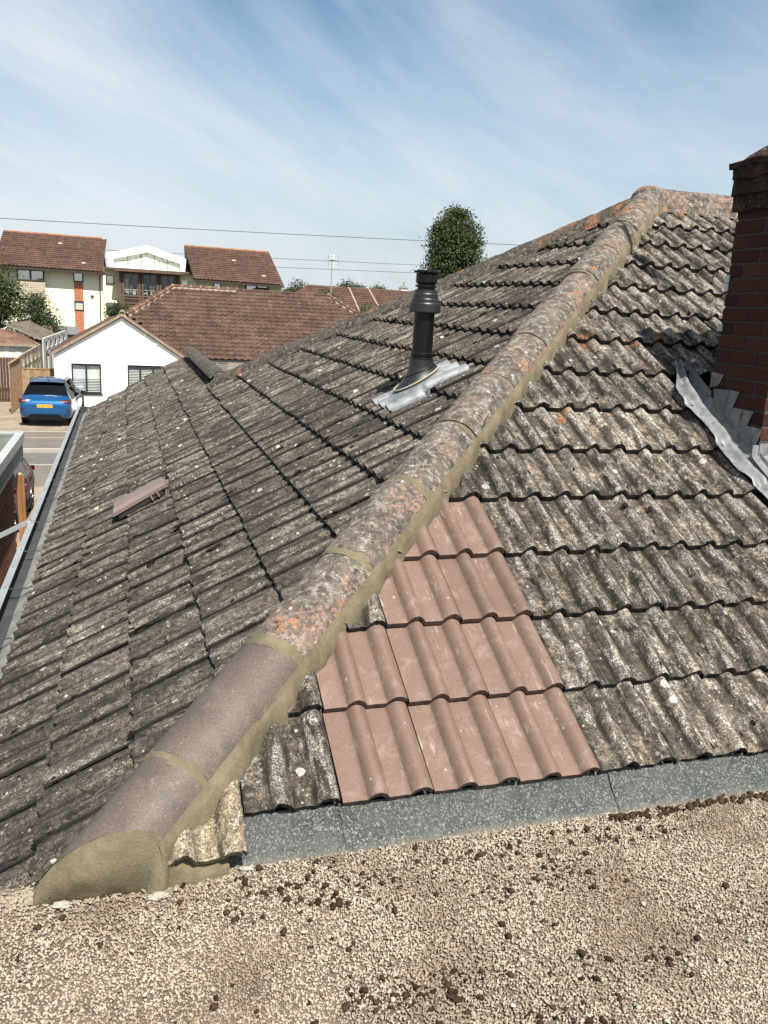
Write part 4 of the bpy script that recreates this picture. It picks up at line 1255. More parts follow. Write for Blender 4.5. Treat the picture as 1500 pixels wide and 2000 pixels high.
# mortared verge, ridge and hips
mb = MB()
for x0, z0, x1, z1 in ((gl - .16, EZ - .02, HX, RZ + .03), (gr_ + .16, EZ - .02, HX, RZ + .03)):
    A = [Vector((x0, HY - .14, z0 - .10)), Vector((x1, HY - .14, z1 - .10)), Vector((x1, HY - .14, z1 + .03)), Vector((x0, HY - .14, z0 + .03))]
    mb.prism(A, (0, .08, 0))
mb.build('verge_mortar', M_RMORT, wh)
def ridge_run(parent, A, B, r, mt, mm, n_seg=.45, gap=.03, name='ridge_tile'):
    A, B = Vector(A), Vector(B); d = (B - A); L = d.length; d.normalize(); rgt = d.cross(Vector((0, 0, 1))).normalized(); n = rgt.cross(d)
    k = max(1, int(L / n_seg)); M3 = m3(rgt, d, n)
    me = arch_mesh(name, L / k - gap, r, [mt], 5, n=8, nl=1, ang=80, bumpy=.002)
    for i in range(k): place(name, me, parent, A + d * (L * i / k + gap / 2), M3)
    mb = MB()
    for i in range(k + 1):
        P = A + d * (L * i / k); q = arch_mesh('j', gap * 1.6, r + .012, [mm], 9, n=8, nl=1, ang=80)
        M4 = Matrix.Translation(P - d * gap * .8) @ M3.to_4x4(); mb.add([M4 @ v.co for v in q.vertices], [tuple(p.vertices) for p in q.polygons]); bpy.data.meshes.remove(q)
    for s_ in (-1, 1):
        W = rgt * s_
        mb.add([A + W * r * .8 - n * .02, B + W * r * .8 - n * .02, B + W * r * 1.5 - n * .09, A + W * r * 1.5 - n * .09], [(0, 1, 2, 3)])
    mb.build(name + '_mortar', mm, parent)
M_RIDGB = brown_tile_mat('brown_ridge_tile', (.085, .043, .028), (.12, .065, .042), (.2, .14, .1))
ridge_run(wh, (RX0, RY, RZM + .03), (RX0 + 3.2, RY, RZM + .03), .12, M_RIDGB, M_RMORT)
ridge_run(wh, (RX0 + 3.2, RY, RZM + .02), (RX1, RY, RZM + .02), .10, M_BT, M_BT)
ridge_run(wh, (RX0 - 2.25, RY - 2.25, RZM + .03 - 2.25 * MPT), (RX0, RY, RZM + .03), .12, M_RIDGB, M_RMORT)
ridge_run(wh, (RX1 + 4.95, EY, EZM + .03), (RX1, RY, RZM + .03), .11, M_RIDGB, M_RMORT)
ridge_run(wh, (HX, HY - .12, RZ + .02), (HX, 42.4, RZ + .02), .11, M_RIDGB, M_RMORT)
mb = MB(); mb.box(gr_ + .2, 15.2, EY - .10, EY - .02, EZM - .10, EZM - .01); mb.box(gl - .24, gl - .14, HY - .1, 49, EZ - .12, EZ - .02); mb.build('gutter', M_ANTH, wh)
mb = MB(); mb.box(gr_ + .02, 15.1, EY, 39.95, EZM - .12, EZM - .06); mb.build('soffit', M_UPVC, wh)
mb = MB(); mb.tube([(.78, HY - .01, -.22), (.78, HY - .06, -.2), (.78, HY - .06, .28)], .012, 5); mb.tube([(.78, HY - .06, -.12), (1.35, HY - .06, -.28)], .008, 5); mb.build('wall_bracket', M_UPVC, wh)
tv = thing('tv_aerial', 'grey television aerial on a tall mast above the brown ridge', 'aerial', (10.48, 44.45, 2.2))
mb = MB(); mb.tube([(10.48, 44.45, 2.1), (10.48, 44.45, 4.02)], .024, 6); mb.build('pole', M_GALV, tv)
mb = MB(); mb.box(10.40, 10.60, 44.38, 44.46, 4.04, 4.12); mb.tube([(10.26, 44.42, 4.08), (10.80, 44.42, 4.1)], .012, 5); mb.build('boom', M_GREYB, tv)
for x in (10.27, 10.53, 10.79):
    for z0, z1 in ((3.76, 4.04), (4.14, 4.40)):
        mb = MB(); mb.tube([(x, 44.4, z0), (x, 44.4, z1)], .022 if x == 10.53 else .014, 5); mb.build('element', M_UPVC if x == 10.53 else M_GALV, tv)
mb = MB()
for z in (3.80, 3.95, 4.2, 4.36): mb.tube([(10.27, 44.41, z), (10.79, 44.41, z)], .006, 4)
mb.build('reflector_bars', M_GALV, tv)

# ------------------------------------------------------------------ three-storey apartment block
ap = thing('apartment_block', 'cream apartment block with two steep red brown tiled roofs and a glazed white gabled middle', 'apartment block', (2, 88, GZ))
mb = MB()
mb.box(-11.4, -2.0, 85, 95, GZ, 3.75); mb.box(-2.0, 6.5, 87, 95, GZ, 4.0); mb.box(6.5, 14.95, 85, 95, GZ, 3.5)
mb.build('wall', M_CREAM, ap)
def pitched(x0e, x1e, x0r, x1r, ze, zr):
    mb = MB(); a, b_, c, d_ = Vector((x0e, 84, ze)), Vector((x1e, 84, ze - .08)), Vector((x1r, 90, zr - .04)), Vector((x0r, 90, zr))
    mb.poly([a, b_, c, d_]); mb.poly([d_, c, Vector((x1e, 96, ze)), Vector((x0e, 96, ze))])
    mb.poly([a + Vector((.25, .9, -.06)), d_ - Vector((0, 0, .2)), Vector((x0e + .25, 95.2, ze))]); mb.poly([b_ + Vector((-.25, .9, -.06)), Vector((x1e - .25, 95.2, ze)), c - Vector((0, 0, .2))])
    rf = mb.build('roof', M_RT, ap)
    U = (b_ - a).normalized(); Vv = (d_ - a); Lv = Vv.length; Vv.normalize(); N = U.cross(Vv).normalized()
    mb = MB(); sh = (Vv.dot(U)); tile_field(mb, a + N * .01, U, Vv, N, [(0, 0), ((b_ - a).length, 0), ((b_ - a).length, Lv), (0, Lv)], .36, .40, .05, .06)
    mb.build('roof_tiles', M_RT, ap, kind='stuff')
    mb = MB(); mb.tube([d_ + Vector((0, 0, .02)), c + Vector((0, 0, .02))], .12, 8); mb.build('ridge', simple('orange_ridge', (.26, .11, .05), .9, .4, 2), ap)
    mb = MB(); mb.prism([a + Vector((0, .02, -.04)), b_ + Vector((0, .02, -.04)), b_ + Vector((0, .02, -.26)), a + Vector((0, .02, -.26))], (0, .1, 0)); mb.box(x0e, x1e, 84.12, 85, ze - .26, ze - .22); mb.build('fascia', M_BROWNF, ap)
    for f, g in ((.55, .72), (.80, .18)) if x0e < 0 else ((.52, .62), (.80, .20)):
        mb = MB(); P = a.lerp(b_, f) + Vv * Lv * g + N * .12; M = Matrix.Translation(P) @ m3(U, Vv, N).to_4x4(); mb.box(-.18, .18, -.1, .1, -.04, .04, M); mb.build('vent_tile', simple('pale_vent', (.5, .36, .28), .8), rf)
pitched(-11.3, -1.78, -10.98, -2.05, 3.72, 6.95); pitched(6.34, 15.02, 5.80, 14.42, 3.53, 6.80)
# left wing: bay, tile-hung strip, windows
M_CLAD = simple('taupe_cladding', (.36, .30, .23), .85, .08, 2)
mb = MB(); mb.box(-9.4, -7.0, 84.55, 84.95, GZ, .93); mb.build('bay_wall', M_CREAM, ap)
for k in range(9):
    mb = MB(); zb_ = .94 + k * .163; mb.prism([(-9.4, 84.56, zb_), (-9.4, 84.50, zb_), (-9.4, 84.53, zb_ + .16), (-9.4, 84.56, zb_ + .16)], (2.4, 0, 0)); mb.build('cladding_board', M_CLAD, ap)
window(ap, -9.4, -7.05, 84.46, 2.44, 3.50, M_BROWNF, M_GLASSR, 1, .14, back=M_BLIND)
window(ap, -9.3, -7.2, 84.50, -.35, .92, M_BROWNF, M_GLASSR, 1, .14)
for zlo, zhi, rows in ((.93, 2.62, 10), (-3.0, .02, 17)):
    mb = MB()
    for r_ in range(rows):
        for c_ in range(4):
            z_ = zlo + (zhi - zlo) * r_ / rows; x_ = -4.55 + .2 * c_; q = (zhi - zlo) / rows
            mb.prism([(x_ + .004, 84.99, z_), (x_ + .004, 84.93, z_), (x_ + .004, 84.96, z_ + q * 1.02), (x_ + .004, 84.99, z_ + q * 1.02)], (.192, 0, 0))
    mb.build('tile_hanging', M_TERRA, ap)
for z0, z1 in ((2.64, 3.50), (.03, .93)): window(ap, -4.57, -3.72, 84.86, z0, z1, M_BROWNF, M_GLASS if z0 < 1 else M_GLASSR, 0, .09, back=M_ROOM)
mb = MB(); mb.box(-4.46, -3.83, 84.99, 84.995, .52, .86); mb.build('window_blind', M_BLIND, ap)
mb = MB(); mb.tube([(-2.25, 84.9, GZ), (-2.25, 84.9, 3.2), (-2.22, 84.4, 3.42)], .05, 6); mb.build('downpipe', M_BROWNF, ap)
mb = MB(); mb.tube([(6.75, 84.9, GZ), (6.75, 84.9, 3.1), (6.75, 84.3, 3.35)], .05, 6); mb.build('downpipe', M_GALV, ap)
mb = MB(); mb.lathe([(0, -.07), (.14, -.06), (.16, 0), (.12, .06), (0, .08)], (-2.96, 84.95, 1.43), 10); mb.build('wall_lamp', M_BROWNF, ap)
# middle: timber-framed glazing under a canopy
for x0, x1, z0, z1 in ((-1.75, -1.0, 2.63, 3.46), (-1.78, -.75, -.05, .88), (5.28, 5.98, 2.4, 3.38)): window(ap, x0, x1, 86.86, z0, z1, M_BROWNF, M_GLASSR, 0, .08)
mb = MB(); mb.box(-.42, 5.15, 86.70, 86.75, -2.5, 3.8); mb.build('glazing_back', simple('dim_interior', (.07, .065, .055), .9, .5, 1.2), ap)
mb = MB()
for px_ in (-.42, -.18, 1.35, 1.62, 3.02, 3.28, 4.72, 5.0): mb.box(px_ - .09, px_ + .09, 85.9, 86.2, -2.5, 3.86)
for pz_ in (3.72, .72, 1.62, 1.38, .95): mb.box(-.33, 4.95, 85.93, 86.17, pz_ - .07, pz_ + .07)
fm = mb.build('glazing_frame', M_BROWNW, ap)
mb = MB(); mb.box(-.30, 4.9, 85.98, 86.14, 1.03, 1.34); mb.build('spandrel', M_BROWNF, ap)
for a_, b_ in ((-.09, .62), (.62, 1.26), (1.71, 2.32), (2.32, 2.93), (3.37, 4.0), (4.0, 4.63)):
    mb = MB(); mb.box(a_ + .02, b_ - .02, 86.02, 86.05, 1.70, 3.65); mb.build('pane', M_GLASS, fm)
    mb = MB(); mb.box(b_ - .045, b_ + .045, 85.96, 86.12, 1.70, 3.65); mb.build('mullion', M_BROWNW, fm)
    mb = MB(); mb.box(a_ + .02, b_ - .02, 86.02, 86.05, -2.0, .6); mb.build('pane', M_GLASSR, fm)
mb = MB()
for k in range(26):
    x = R.uniform(-.05, 4.6); z = R.uniform(1.72, 2.0); h = R.uniform(.15, .9) * (1.6 if x < 1.4 else 1); mb.box(x, x + R.uniform(.06, .28), 86.30, 86.4, z, z + h)
mb.build('indoor_furniture', simple('pale_furniture', (.5, .46, .36), .8, .5, 3), ap, kind='stuff')
mb = MB(); mb.box(-.45, 5.2, 86.2, 86.65, 1.66, 1.70); mb.box(-.1, 4.7, 86.22, 86.24, 2.2, 2.24); mb.build('balcony_rail', M_UPVC, ap)
mb = MB(); mb.box(-.95, 5.35, 85.2, 87.0, 3.86, 4.10); mb.box(-1.95, 6.45, 86.6, 87.2, 4.0, 4.2); mb.build('canopy', M_BROWNW, ap)
# white gable over the middle with a glass screen, its reflections put in as dark marks
OUT = [(-1.5, 4.2), (-1.66, 5.56), (2.2, 6.54), (5.95, 5.5), (5.78, 4.2)]; INN = [(-1.0, 4.25), (-1.0, 5.08), (2.19, 5.88), (5.34, 4.97), (5.34, 4.25)]
mb = MB()
for i in range(4): mb.prism([(OUT[i][0], 88.7, OUT[i][1]), (OUT[i + 1][0], 88.7, OUT[i + 1][1]), (INN[i + 1][0], 88.7, INN[i + 1][1]), (INN[i][0], 88.7, INN[i][1])], (0, 6.0, 0))
gbl = mb.build('white_gable', M_WHITE, ap)
M_MINT = simple('pale_mint_glass', (.62, .68, .62), .25, .05, 1)
mb = MB(); mb.prism([(x, 89.0, z) for x, z in INN], (0, .04, 0)); mb.build('gable_screen', M_MINT, gbl)
mb = MB()
for x in (-1.0, .3, 1.6, 2.85, 4.1, 5.34):
    zt = 5.08 + (x + 1) * .25 if x < 2.19 else 5.88 - (x - 2.19) * .289
    mb.box(x - .025, x + .025, 88.93, 88.99, 4.25, zt)
for (a, b_) in ((INN[1], INN[2]), (INN[2], INN[3])): mb.tube([(a[0], 88.95, a[1]), (b_[0], 88.95, b_[1])], .025, 4)
mb.build('gable_mullion', simple('grey_green_metal', (.14, .19, .17), .5), gbl)
mb = MB(); rr = random.Random(12)
for k in range(70):
    x = rr.uniform(-.9, 5.2); zt = 5.02 + (x + 1) * .25 if x < 2.19 else 5.82 - (x - 2.19) * .289; z = rr.uniform(4.35, zt - .1)
    if x < 1.6 and abs((z - 4.3) - .42 * (x + 1.0) * .9) > .28: continue
    mb.box(x, x + rr.uniform(.03, .07), 88.975, 88.992, z, z + rr.uniform(.04, .16))
mb.build('screen_reflections', simple('dark_reflection', (.05, .07, .07), .6), gbl, kind='stuff')  # small dark blocks imitating reflections in the glass screen
# right wing windows
window(ap, 8.25, 8.97, 84.86, 2.5, 3.32, M_BROWNF, M_GLASSR, 0, .09)
window(ap, 11.3, 13.6, 84.60, 2.3, 3.36, M_BROWNF, M_GLASSR, 1, .16, back=M_BLIND)
mb = MB(); mb.box(11.2, 13.7, 84.72, 84.99, GZ, 2.3); mb.build('bay_wall', M_CREAM, ap)

# ------------------------------------------------------------------ far red brown roof with a little cupola
fh = thing('long_low_building', 'long low building with a red brown hipped roof beyond the brown ridge', 'building', (20, 70, GZ))
mb = MB(); mb.box(12.6, 34, 64.4, 75.6, GZ, .2); mb.build('wall', M_CREAM, fh)
fp = (3.22 - .1) / 6; mb = MB()
mb.poly([(9.4, 64, .1), (36, 64, .1), (36, 70, 3.2), (14.5, 70, 3.22)]); mb.poly([(14.5, 70, 3.22), (36, 70, 3.2), (36, 76, .1), (9.4, 76, .1)]); mb.poly([(9.4, 76, .1), (9.4, 64, .1), (14.5, 70, 3.22)])
mb.build('roof', M_RT, fh)
fa = math.atan2(3.12, 6); mb = MB(); Lf = 6 / cos(fa)
tile_field(mb, (9.4, 64, .13), Vector((1, 0, 0)), Vector((0, cos(fa), sin(fa))), Vector((0, -sin(fa), cos(fa))), [(0, 0), (20, 0), (20, Lf), (5.1, Lf)], .36, .36, .05, .05)
mb.build('roof_tiles', M_RT, fh, kind='stuff')
mb = MB(); mb.tube([(14.5, 70, 3.26), (36, 70, 3.24)], .10, 6); mb.tube([(14.5, 70, 3.24), (9.4, 64, .14)], .10, 6); mb.build('ridge', M_RT, fh)
for xx, dx in ((17.96, .02), (19.68, .25)):
    mb = MB(); mb.prism([(xx, 70, 3.26), (xx + .14, 70, 3.26), (xx + .14 + dx, 65, .70), (xx + dx, 65, .70)], (0, 0, .09)); mb.build('party_wall_coping', M_RMORT, fh)
cu = MB(); cu.box(23.2, 23.84, 71.7, 72.3, 2.6, 3.58); cup = cu.build('cupola', M_UPVC, fh)
mb = MB(); c4 = [(23.12, 71.62, 3.58), (23.92, 71.62, 3.58), (23.92, 72.38, 3.58), (23.12, 72.38, 3.58)]; mb.add(c4 + [(23.52, 72, 3.86)], [(0, 1, 4), (1, 2, 4), (2, 3, 4), (3, 0, 4), (3, 2, 1, 0)]); mb.build('cupola_roof', simple('slate_grey', (.12, .14, .15), .7), cup)
mb = MB(); mb.tube([(23.52, 72, 3.84), (23.52, 72, 4.12)], .025, 5); mb.tube([(23.42, 72, 4.03), (23.62, 72, 4.03)], .02, 5); mb.build('finial', M_GREYB, cup)

# ------------------------------------------------------------------ sheds and fences
M_OLDW = simple('old_white_paint', (.55, .54, .50), .85, .35, 4)
sh = thing('garden_shed', 'white boarded shed with a hipped brown felt roof behind the dark fence', 'shed', (-6, 46.5, GZ))
for k in range(13):
    mb = MB(); x = -8.0 + k * .265; mb.box(x, x + .258, 45.95 + (k % 2) * .012, 46.02, GZ, -.95); mb.build('board', M_OLDW, sh)
M_SHROOF = brown_tile_mat('worn_brown_felt', (.09, .05, .035), (.12, .072, .05), (.2, .15, .11)); M_GREYFELT = brown_tile_mat('grey_brown_felt', (.09, .075, .06), (.12, .10, .082), (.18, .16, .13))
mb = MB(); mb.poly([(-8.6, 45.8, -.92), (-4.42, 45.8, -.92), (-5.75, 47.0, -.28), (-7.4, 47.0, -.28)]); mb.poly([(-4.42, 45.8, -.92), (-4.4, 49, -.92), (-5.75, 47.0, -.28)]); mb.build('roof', M_SHROOF, sh)
mb = MB(); mb.box(-8.6, -4.4, 45.76, 45.84, -1.05, -.92); mb.box(-4.46, -4.36, 45.78, 49, -1.05, -.92); mb.build('fascia', M_RMORT, sh)
sh2 = thing('dark_shed', 'dark boarded shed with a grey brown felt roof beside the white shed', 'shed', (-4.6, 49.5, GZ))
mb = MB(); mb.poly([(-4.32, 47.4, -.78), (-3.72, 51, -.62), (-5.2, 51.6, .05), (-6.1, 48.2, -.1)]); mb.poly([(-6.1, 48.2, -.1), (-5.2, 51.6, .05), (-7.6, 51.6, -.75), (-8.0, 48, -.85)]); mb.build('roof', M_GREYFELT, sh2)
M_DARKW = simple('dark_weathered_boards', (.045, .038, .030), .9, .5, 4)
for k in range(11):
    f = k / 11; mb = MB(); a = Vector((-4.34, 47.5, 0)).lerp(Vector((-3.76, 50.9, 0)), f); b_ = Vector((-4.34, 47.5, 0)).lerp(Vector((-3.76, 50.9, 0)), f + .085)
    mb.prism([(a.x, a.y, GZ), (b_.x, b_.y, GZ), (b_.x, b_.y, -.82 + f * .16), (a.x, a.y, -.82 + f * .16)], (-.03 - .02 * (k % 2), 0, 0)); mb.build('board', M_DARKW, sh2)
sh3 = thing('grey_shed', 'small shed with a grey felt roof in front of the apartment block', 'shed', (-3.9, 62, GZ))
mb = MB(); mb.box(-4.6, -3.1, 60, 63.2, GZ, -1.05); mb.build('wall', M_GREYB, sh3)
mb = MB(); mb.prism([(-4.8, 59.8, -1.05), (-2.9, 59.8, -1.05), (-3.1, 61.5, -.62), (-4.6, 61.5, -.62)], (0, 0, .06)); mb.build('roof', simple('grey_felt', (.12, .125, .13), .8), sh3)


def fence(name, label, A, B, z0, z1a, z1b, mat_, bw, parts=('board',), cap=True, group=None, gap=.012):
    A, B = Vector((*A, 0)), Vector((*B, 0)); d = B - A; L = d.length; d.normalize(); nrm = Vector((-d.y, d.x, 0))
    t = thing(name, label, 'fence', (A.x, A.y, z0), group); k = int(L / bw); rr = random.Random(int(L * 100))
    for i in range(k):
        a = A + d * (i * bw); b_ = A + d * ((i + 1) * bw - gap); za = z1a + (z1b - z1a) * i / k; zb_ = z1a + (z1b - z1a) * (i + 1) / k
        mb = MB(); o = nrm * (.012 * (i % 2)); mb.prism([a + o + Vector((0, 0, z0)), b_ + o + Vector((0, 0, z0)), b_ + o + Vector((0, 0, zb_ - rr.uniform(0, .015))), a + o + Vector((0, 0, za - rr.uniform(0, .015)))], nrm * .02)
        mb.build('board', mat_, t)
    if cap:
        mb = MB(); a, b_ = A - nrm * .02, B - nrm * .02
        mb.prism([a + Vector((0, 0, z1a)), b_ + Vector((0, 0, z1b)), b_ + Vector((0, 0, z1b + .05)), a + Vector((0, 0, z1a + .05))], nrm * .08); mb.build('cap_rail', mat_, t)
    return t
M_FENCE = simple('pale_larch_boards', (.28, .18, .10), .85, .35, 4); M_DFENCE = simple('dark_brown_boards', (.065, .028, .018), .85, .35, 5); M_GFENCE = simple('weathered_grey_timber', (.27, .225, .165), .9, .35, 5)
fence('timber_fence', 'pale larch fence running back from the drive beside the blue car', (-4.5, 36.5), (-4.46, 40.0), GZ - .03, -1.20, -1.17, M_FENCE, .145)
fence('timber_fence', 'lower pale fence panel joining the white bungalow corner', (-4.44, 40.02), (-3.05, 40.02), GZ - .03, -1.66, -1.66, M_FENCE, .125)
fence('timber_fence', 'dark brown close boarded fence in front of the white shed', (-8.2, 41.0), (-4.62, 41.0), GZ - .05, -1.27, -1.25, M_DFENCE, .12, cap=False)
# slotted screens
def slotted(name, label, A, B, z0, za, zb_, mat_, n):
    A, B = Vector((*A, 0)), Vector((*B, 0)); d = B - A; L = d.length; d.normalize(); nrm = Vector((-d.y, d.x, 0)); t = thing(name, label, 'screen', (A.x, A.y, z0))
    for i in range(n + 1):
        f = i / n; P = A + d * (L * f); zt = za + (zb_ - za) * f; w = L / n * .26
        mb = MB(); mb.prism([P - d * w + Vector((0, 0, z0)), P + d * w + Vector((0, 0, z0)), P + d * w + Vector((0, 0, zt)), P - d * w + Vector((0, 0, zt))], nrm * .06); mb.build('upright', mat_, t)
    for lo, hi in ((-.16, .04), (-.66, -.52)):
        mb = MB(); mb.prism([A + Vector((0, 0, za + lo)), B + Vector((0, 0, zb_ + lo)), B + Vector((0, 0, zb_ + hi)), A + Vector((0, 0, za + hi))], nrm * .08); mb.build('rail', mat_, t)
slotted('slotted_screen', 'weathered slotted timber screen between the pale fence and the dark shed', (-4.60, 41.6), (-4.02, 44.5), GZ, -1.22, -.86, M_GFENCE, 5)
slotted('slotted_screen', 'pale grey slotted screen behind the left eaves of the white bungalow', (-4.0, 46.4), (-3.2, 50.5), GZ, -.66, -.40, simple('pale_grey_paint', (.45, .45, .43), .85, .3, 5), 5)
slotted('slatted_trellis', 'small cream slatted trellis left of the grey shed', (-4.95, 57), (-4.45, 57), GZ, -.45, -.45, M_RMORT, 4)

# ------------------------------------------------------------------ garage on the left, post and stay bar
ga = thing('brick_garage', 'brick garage with a felt flat roof and pale edge trim left of the gutter', 'garage', (-3.2, 9, GZ))
GT = -.42
mb = MB(); mb.box(-5.6, -1.772, 3.0, 14.0, GZ, GT - .12); mb.build('wall_core', M_JOINT, ga)
M_ROOFF = simple('algae_stained_felt', (.10, .11, .095), .9, .6, 1.8, .4, 60)
mb = MB(); mb.box(-5.7, -1.66, 2.9, 14.12, GT - .115, GT - .025); mb.build('felt_roof', M_ROOFF, ga)
M_TRIM = gutter_mat('pale_grp_trim', (.24, .265, .255), (.33, .35, .34), .55, 0)
mb = MB(); mb.box(-1.70, -1.585, 2.9, 14.2, GT - .03, GT); mb.box(-1.605, -1.585, 2.9, 14.2, GT - .14, GT - .032); mb.box(-5.7, -1.705, 14.10, 14.2, GT - .03, GT); mb.build('edge_trim', M_TRIM, ga)
M_FASC = gutter_mat('blue_grey_fascia', (.10, .115, .135), (.16, .175, .19), .7, 0)
mb = MB(); mb.box(-1.635, -1.61, 2.9, 14.16, GT - .40, GT - .05); mb.box(-1.77, -1.64, 2.9, 14.1, GT - .40, GT - .38); mb.build('fascia', M_FASC, ga)
M_GBRICK = brick_mat('garage_brick', [(.26, .115, .07), (.32, .15, .09), (.22, .09, .06), (.36, .19, .12)], gain=.5)
bmsh = [brick_mesh('brick', .05, .217, .066, [M_GBRICK], 60 + i) for i in range(4)]
gj = []
for r_ in range(32):
    z = GT - .44 - r_ * .075
    for c_ in range(50):
        y = 13.85 - c_ * .2275 - (r_ % 2) * .114
        q = proj((-1.755, y, z))
        if q and -25 < q[0] < 110 and y > 3.2: gj.append((q[2], y, z))
gj.sort()
vis = [g for g in gj if proj((-1.755, g[1], g[2]))[0] > -12][:0]
pick = sorted(gj, key=lambda g: g[0])[:298]
for dd, y, z in pick: place('brick', R.choice(bmsh), ga, (-1.772 + R.uniform(-.001, .002), y, z))
mb = MB(); vv_ = [v.co.copy() for v in bmsh[0].vertices]; ff_ = [tuple(p.vertices) for p in bmsh[0].polygons]
for dd, y, z in gj[298:]: mb.add([v + Vector((-1.772, y, z)) for v in vv_], ff_)
if mb.v: mb.build('bricks', M_GBRICK, ga, kind='stuff')
M_ORW = simple('orange_treated_timber', (.25, .115, .040), .7, .3, 6, .2, 60)
po = thing('timber_post', 'orange treated timber post standing beside the garage wall', 'post', (-1.60, 13.6, GZ))
mb = MB(); mb.box(-1.655, -1.592, 13.55, 13.65, GZ, -.985); mb.build('post', M_ORW, po); mb = MB(); mb.box(-1.588, -1.55, 13.56, 13.64, GZ, -.995); mb.build('batten', M_ORW, po)
mb = MB(); mb.box(-1.656, -1.591, 13.549, 13.651, -.983, -.975); mb.build('end_grain', simple('pale_end_grain', (.62, .50, .36), .8), po)
sb = thing('stay_bar', 'grey galvanised stay bar from the gutter lip down to the garage roof', 'bar', (-1.2, 6.6, -.2))
mb = MB(); A, B = Vector((-.752, 6.9, .012)), Vector((-1.62, 6.75, -.40)); d_ = (B - A).normalized(); s_ = d_.cross(Vector((0, 1, 0))).normalized()
w_ = Vector((0, .02, 0)); mb.prism([A + s_ * .016 - w_, A + s_ * .016 + w_, A - s_ * .016 + w_, A - s_ * .016 - w_], B - A); mb.build('bar', M_GALV, sb)
mb = MB(); mb.box(-.776, -.731, 6.86, 6.94, -.005, .003); mb.lathe([(.009, 0), (.009, .01), (0, .012)], (-.752, 6.885, .003), 8); mb.build('fixing_plate', M_GALV, sb)

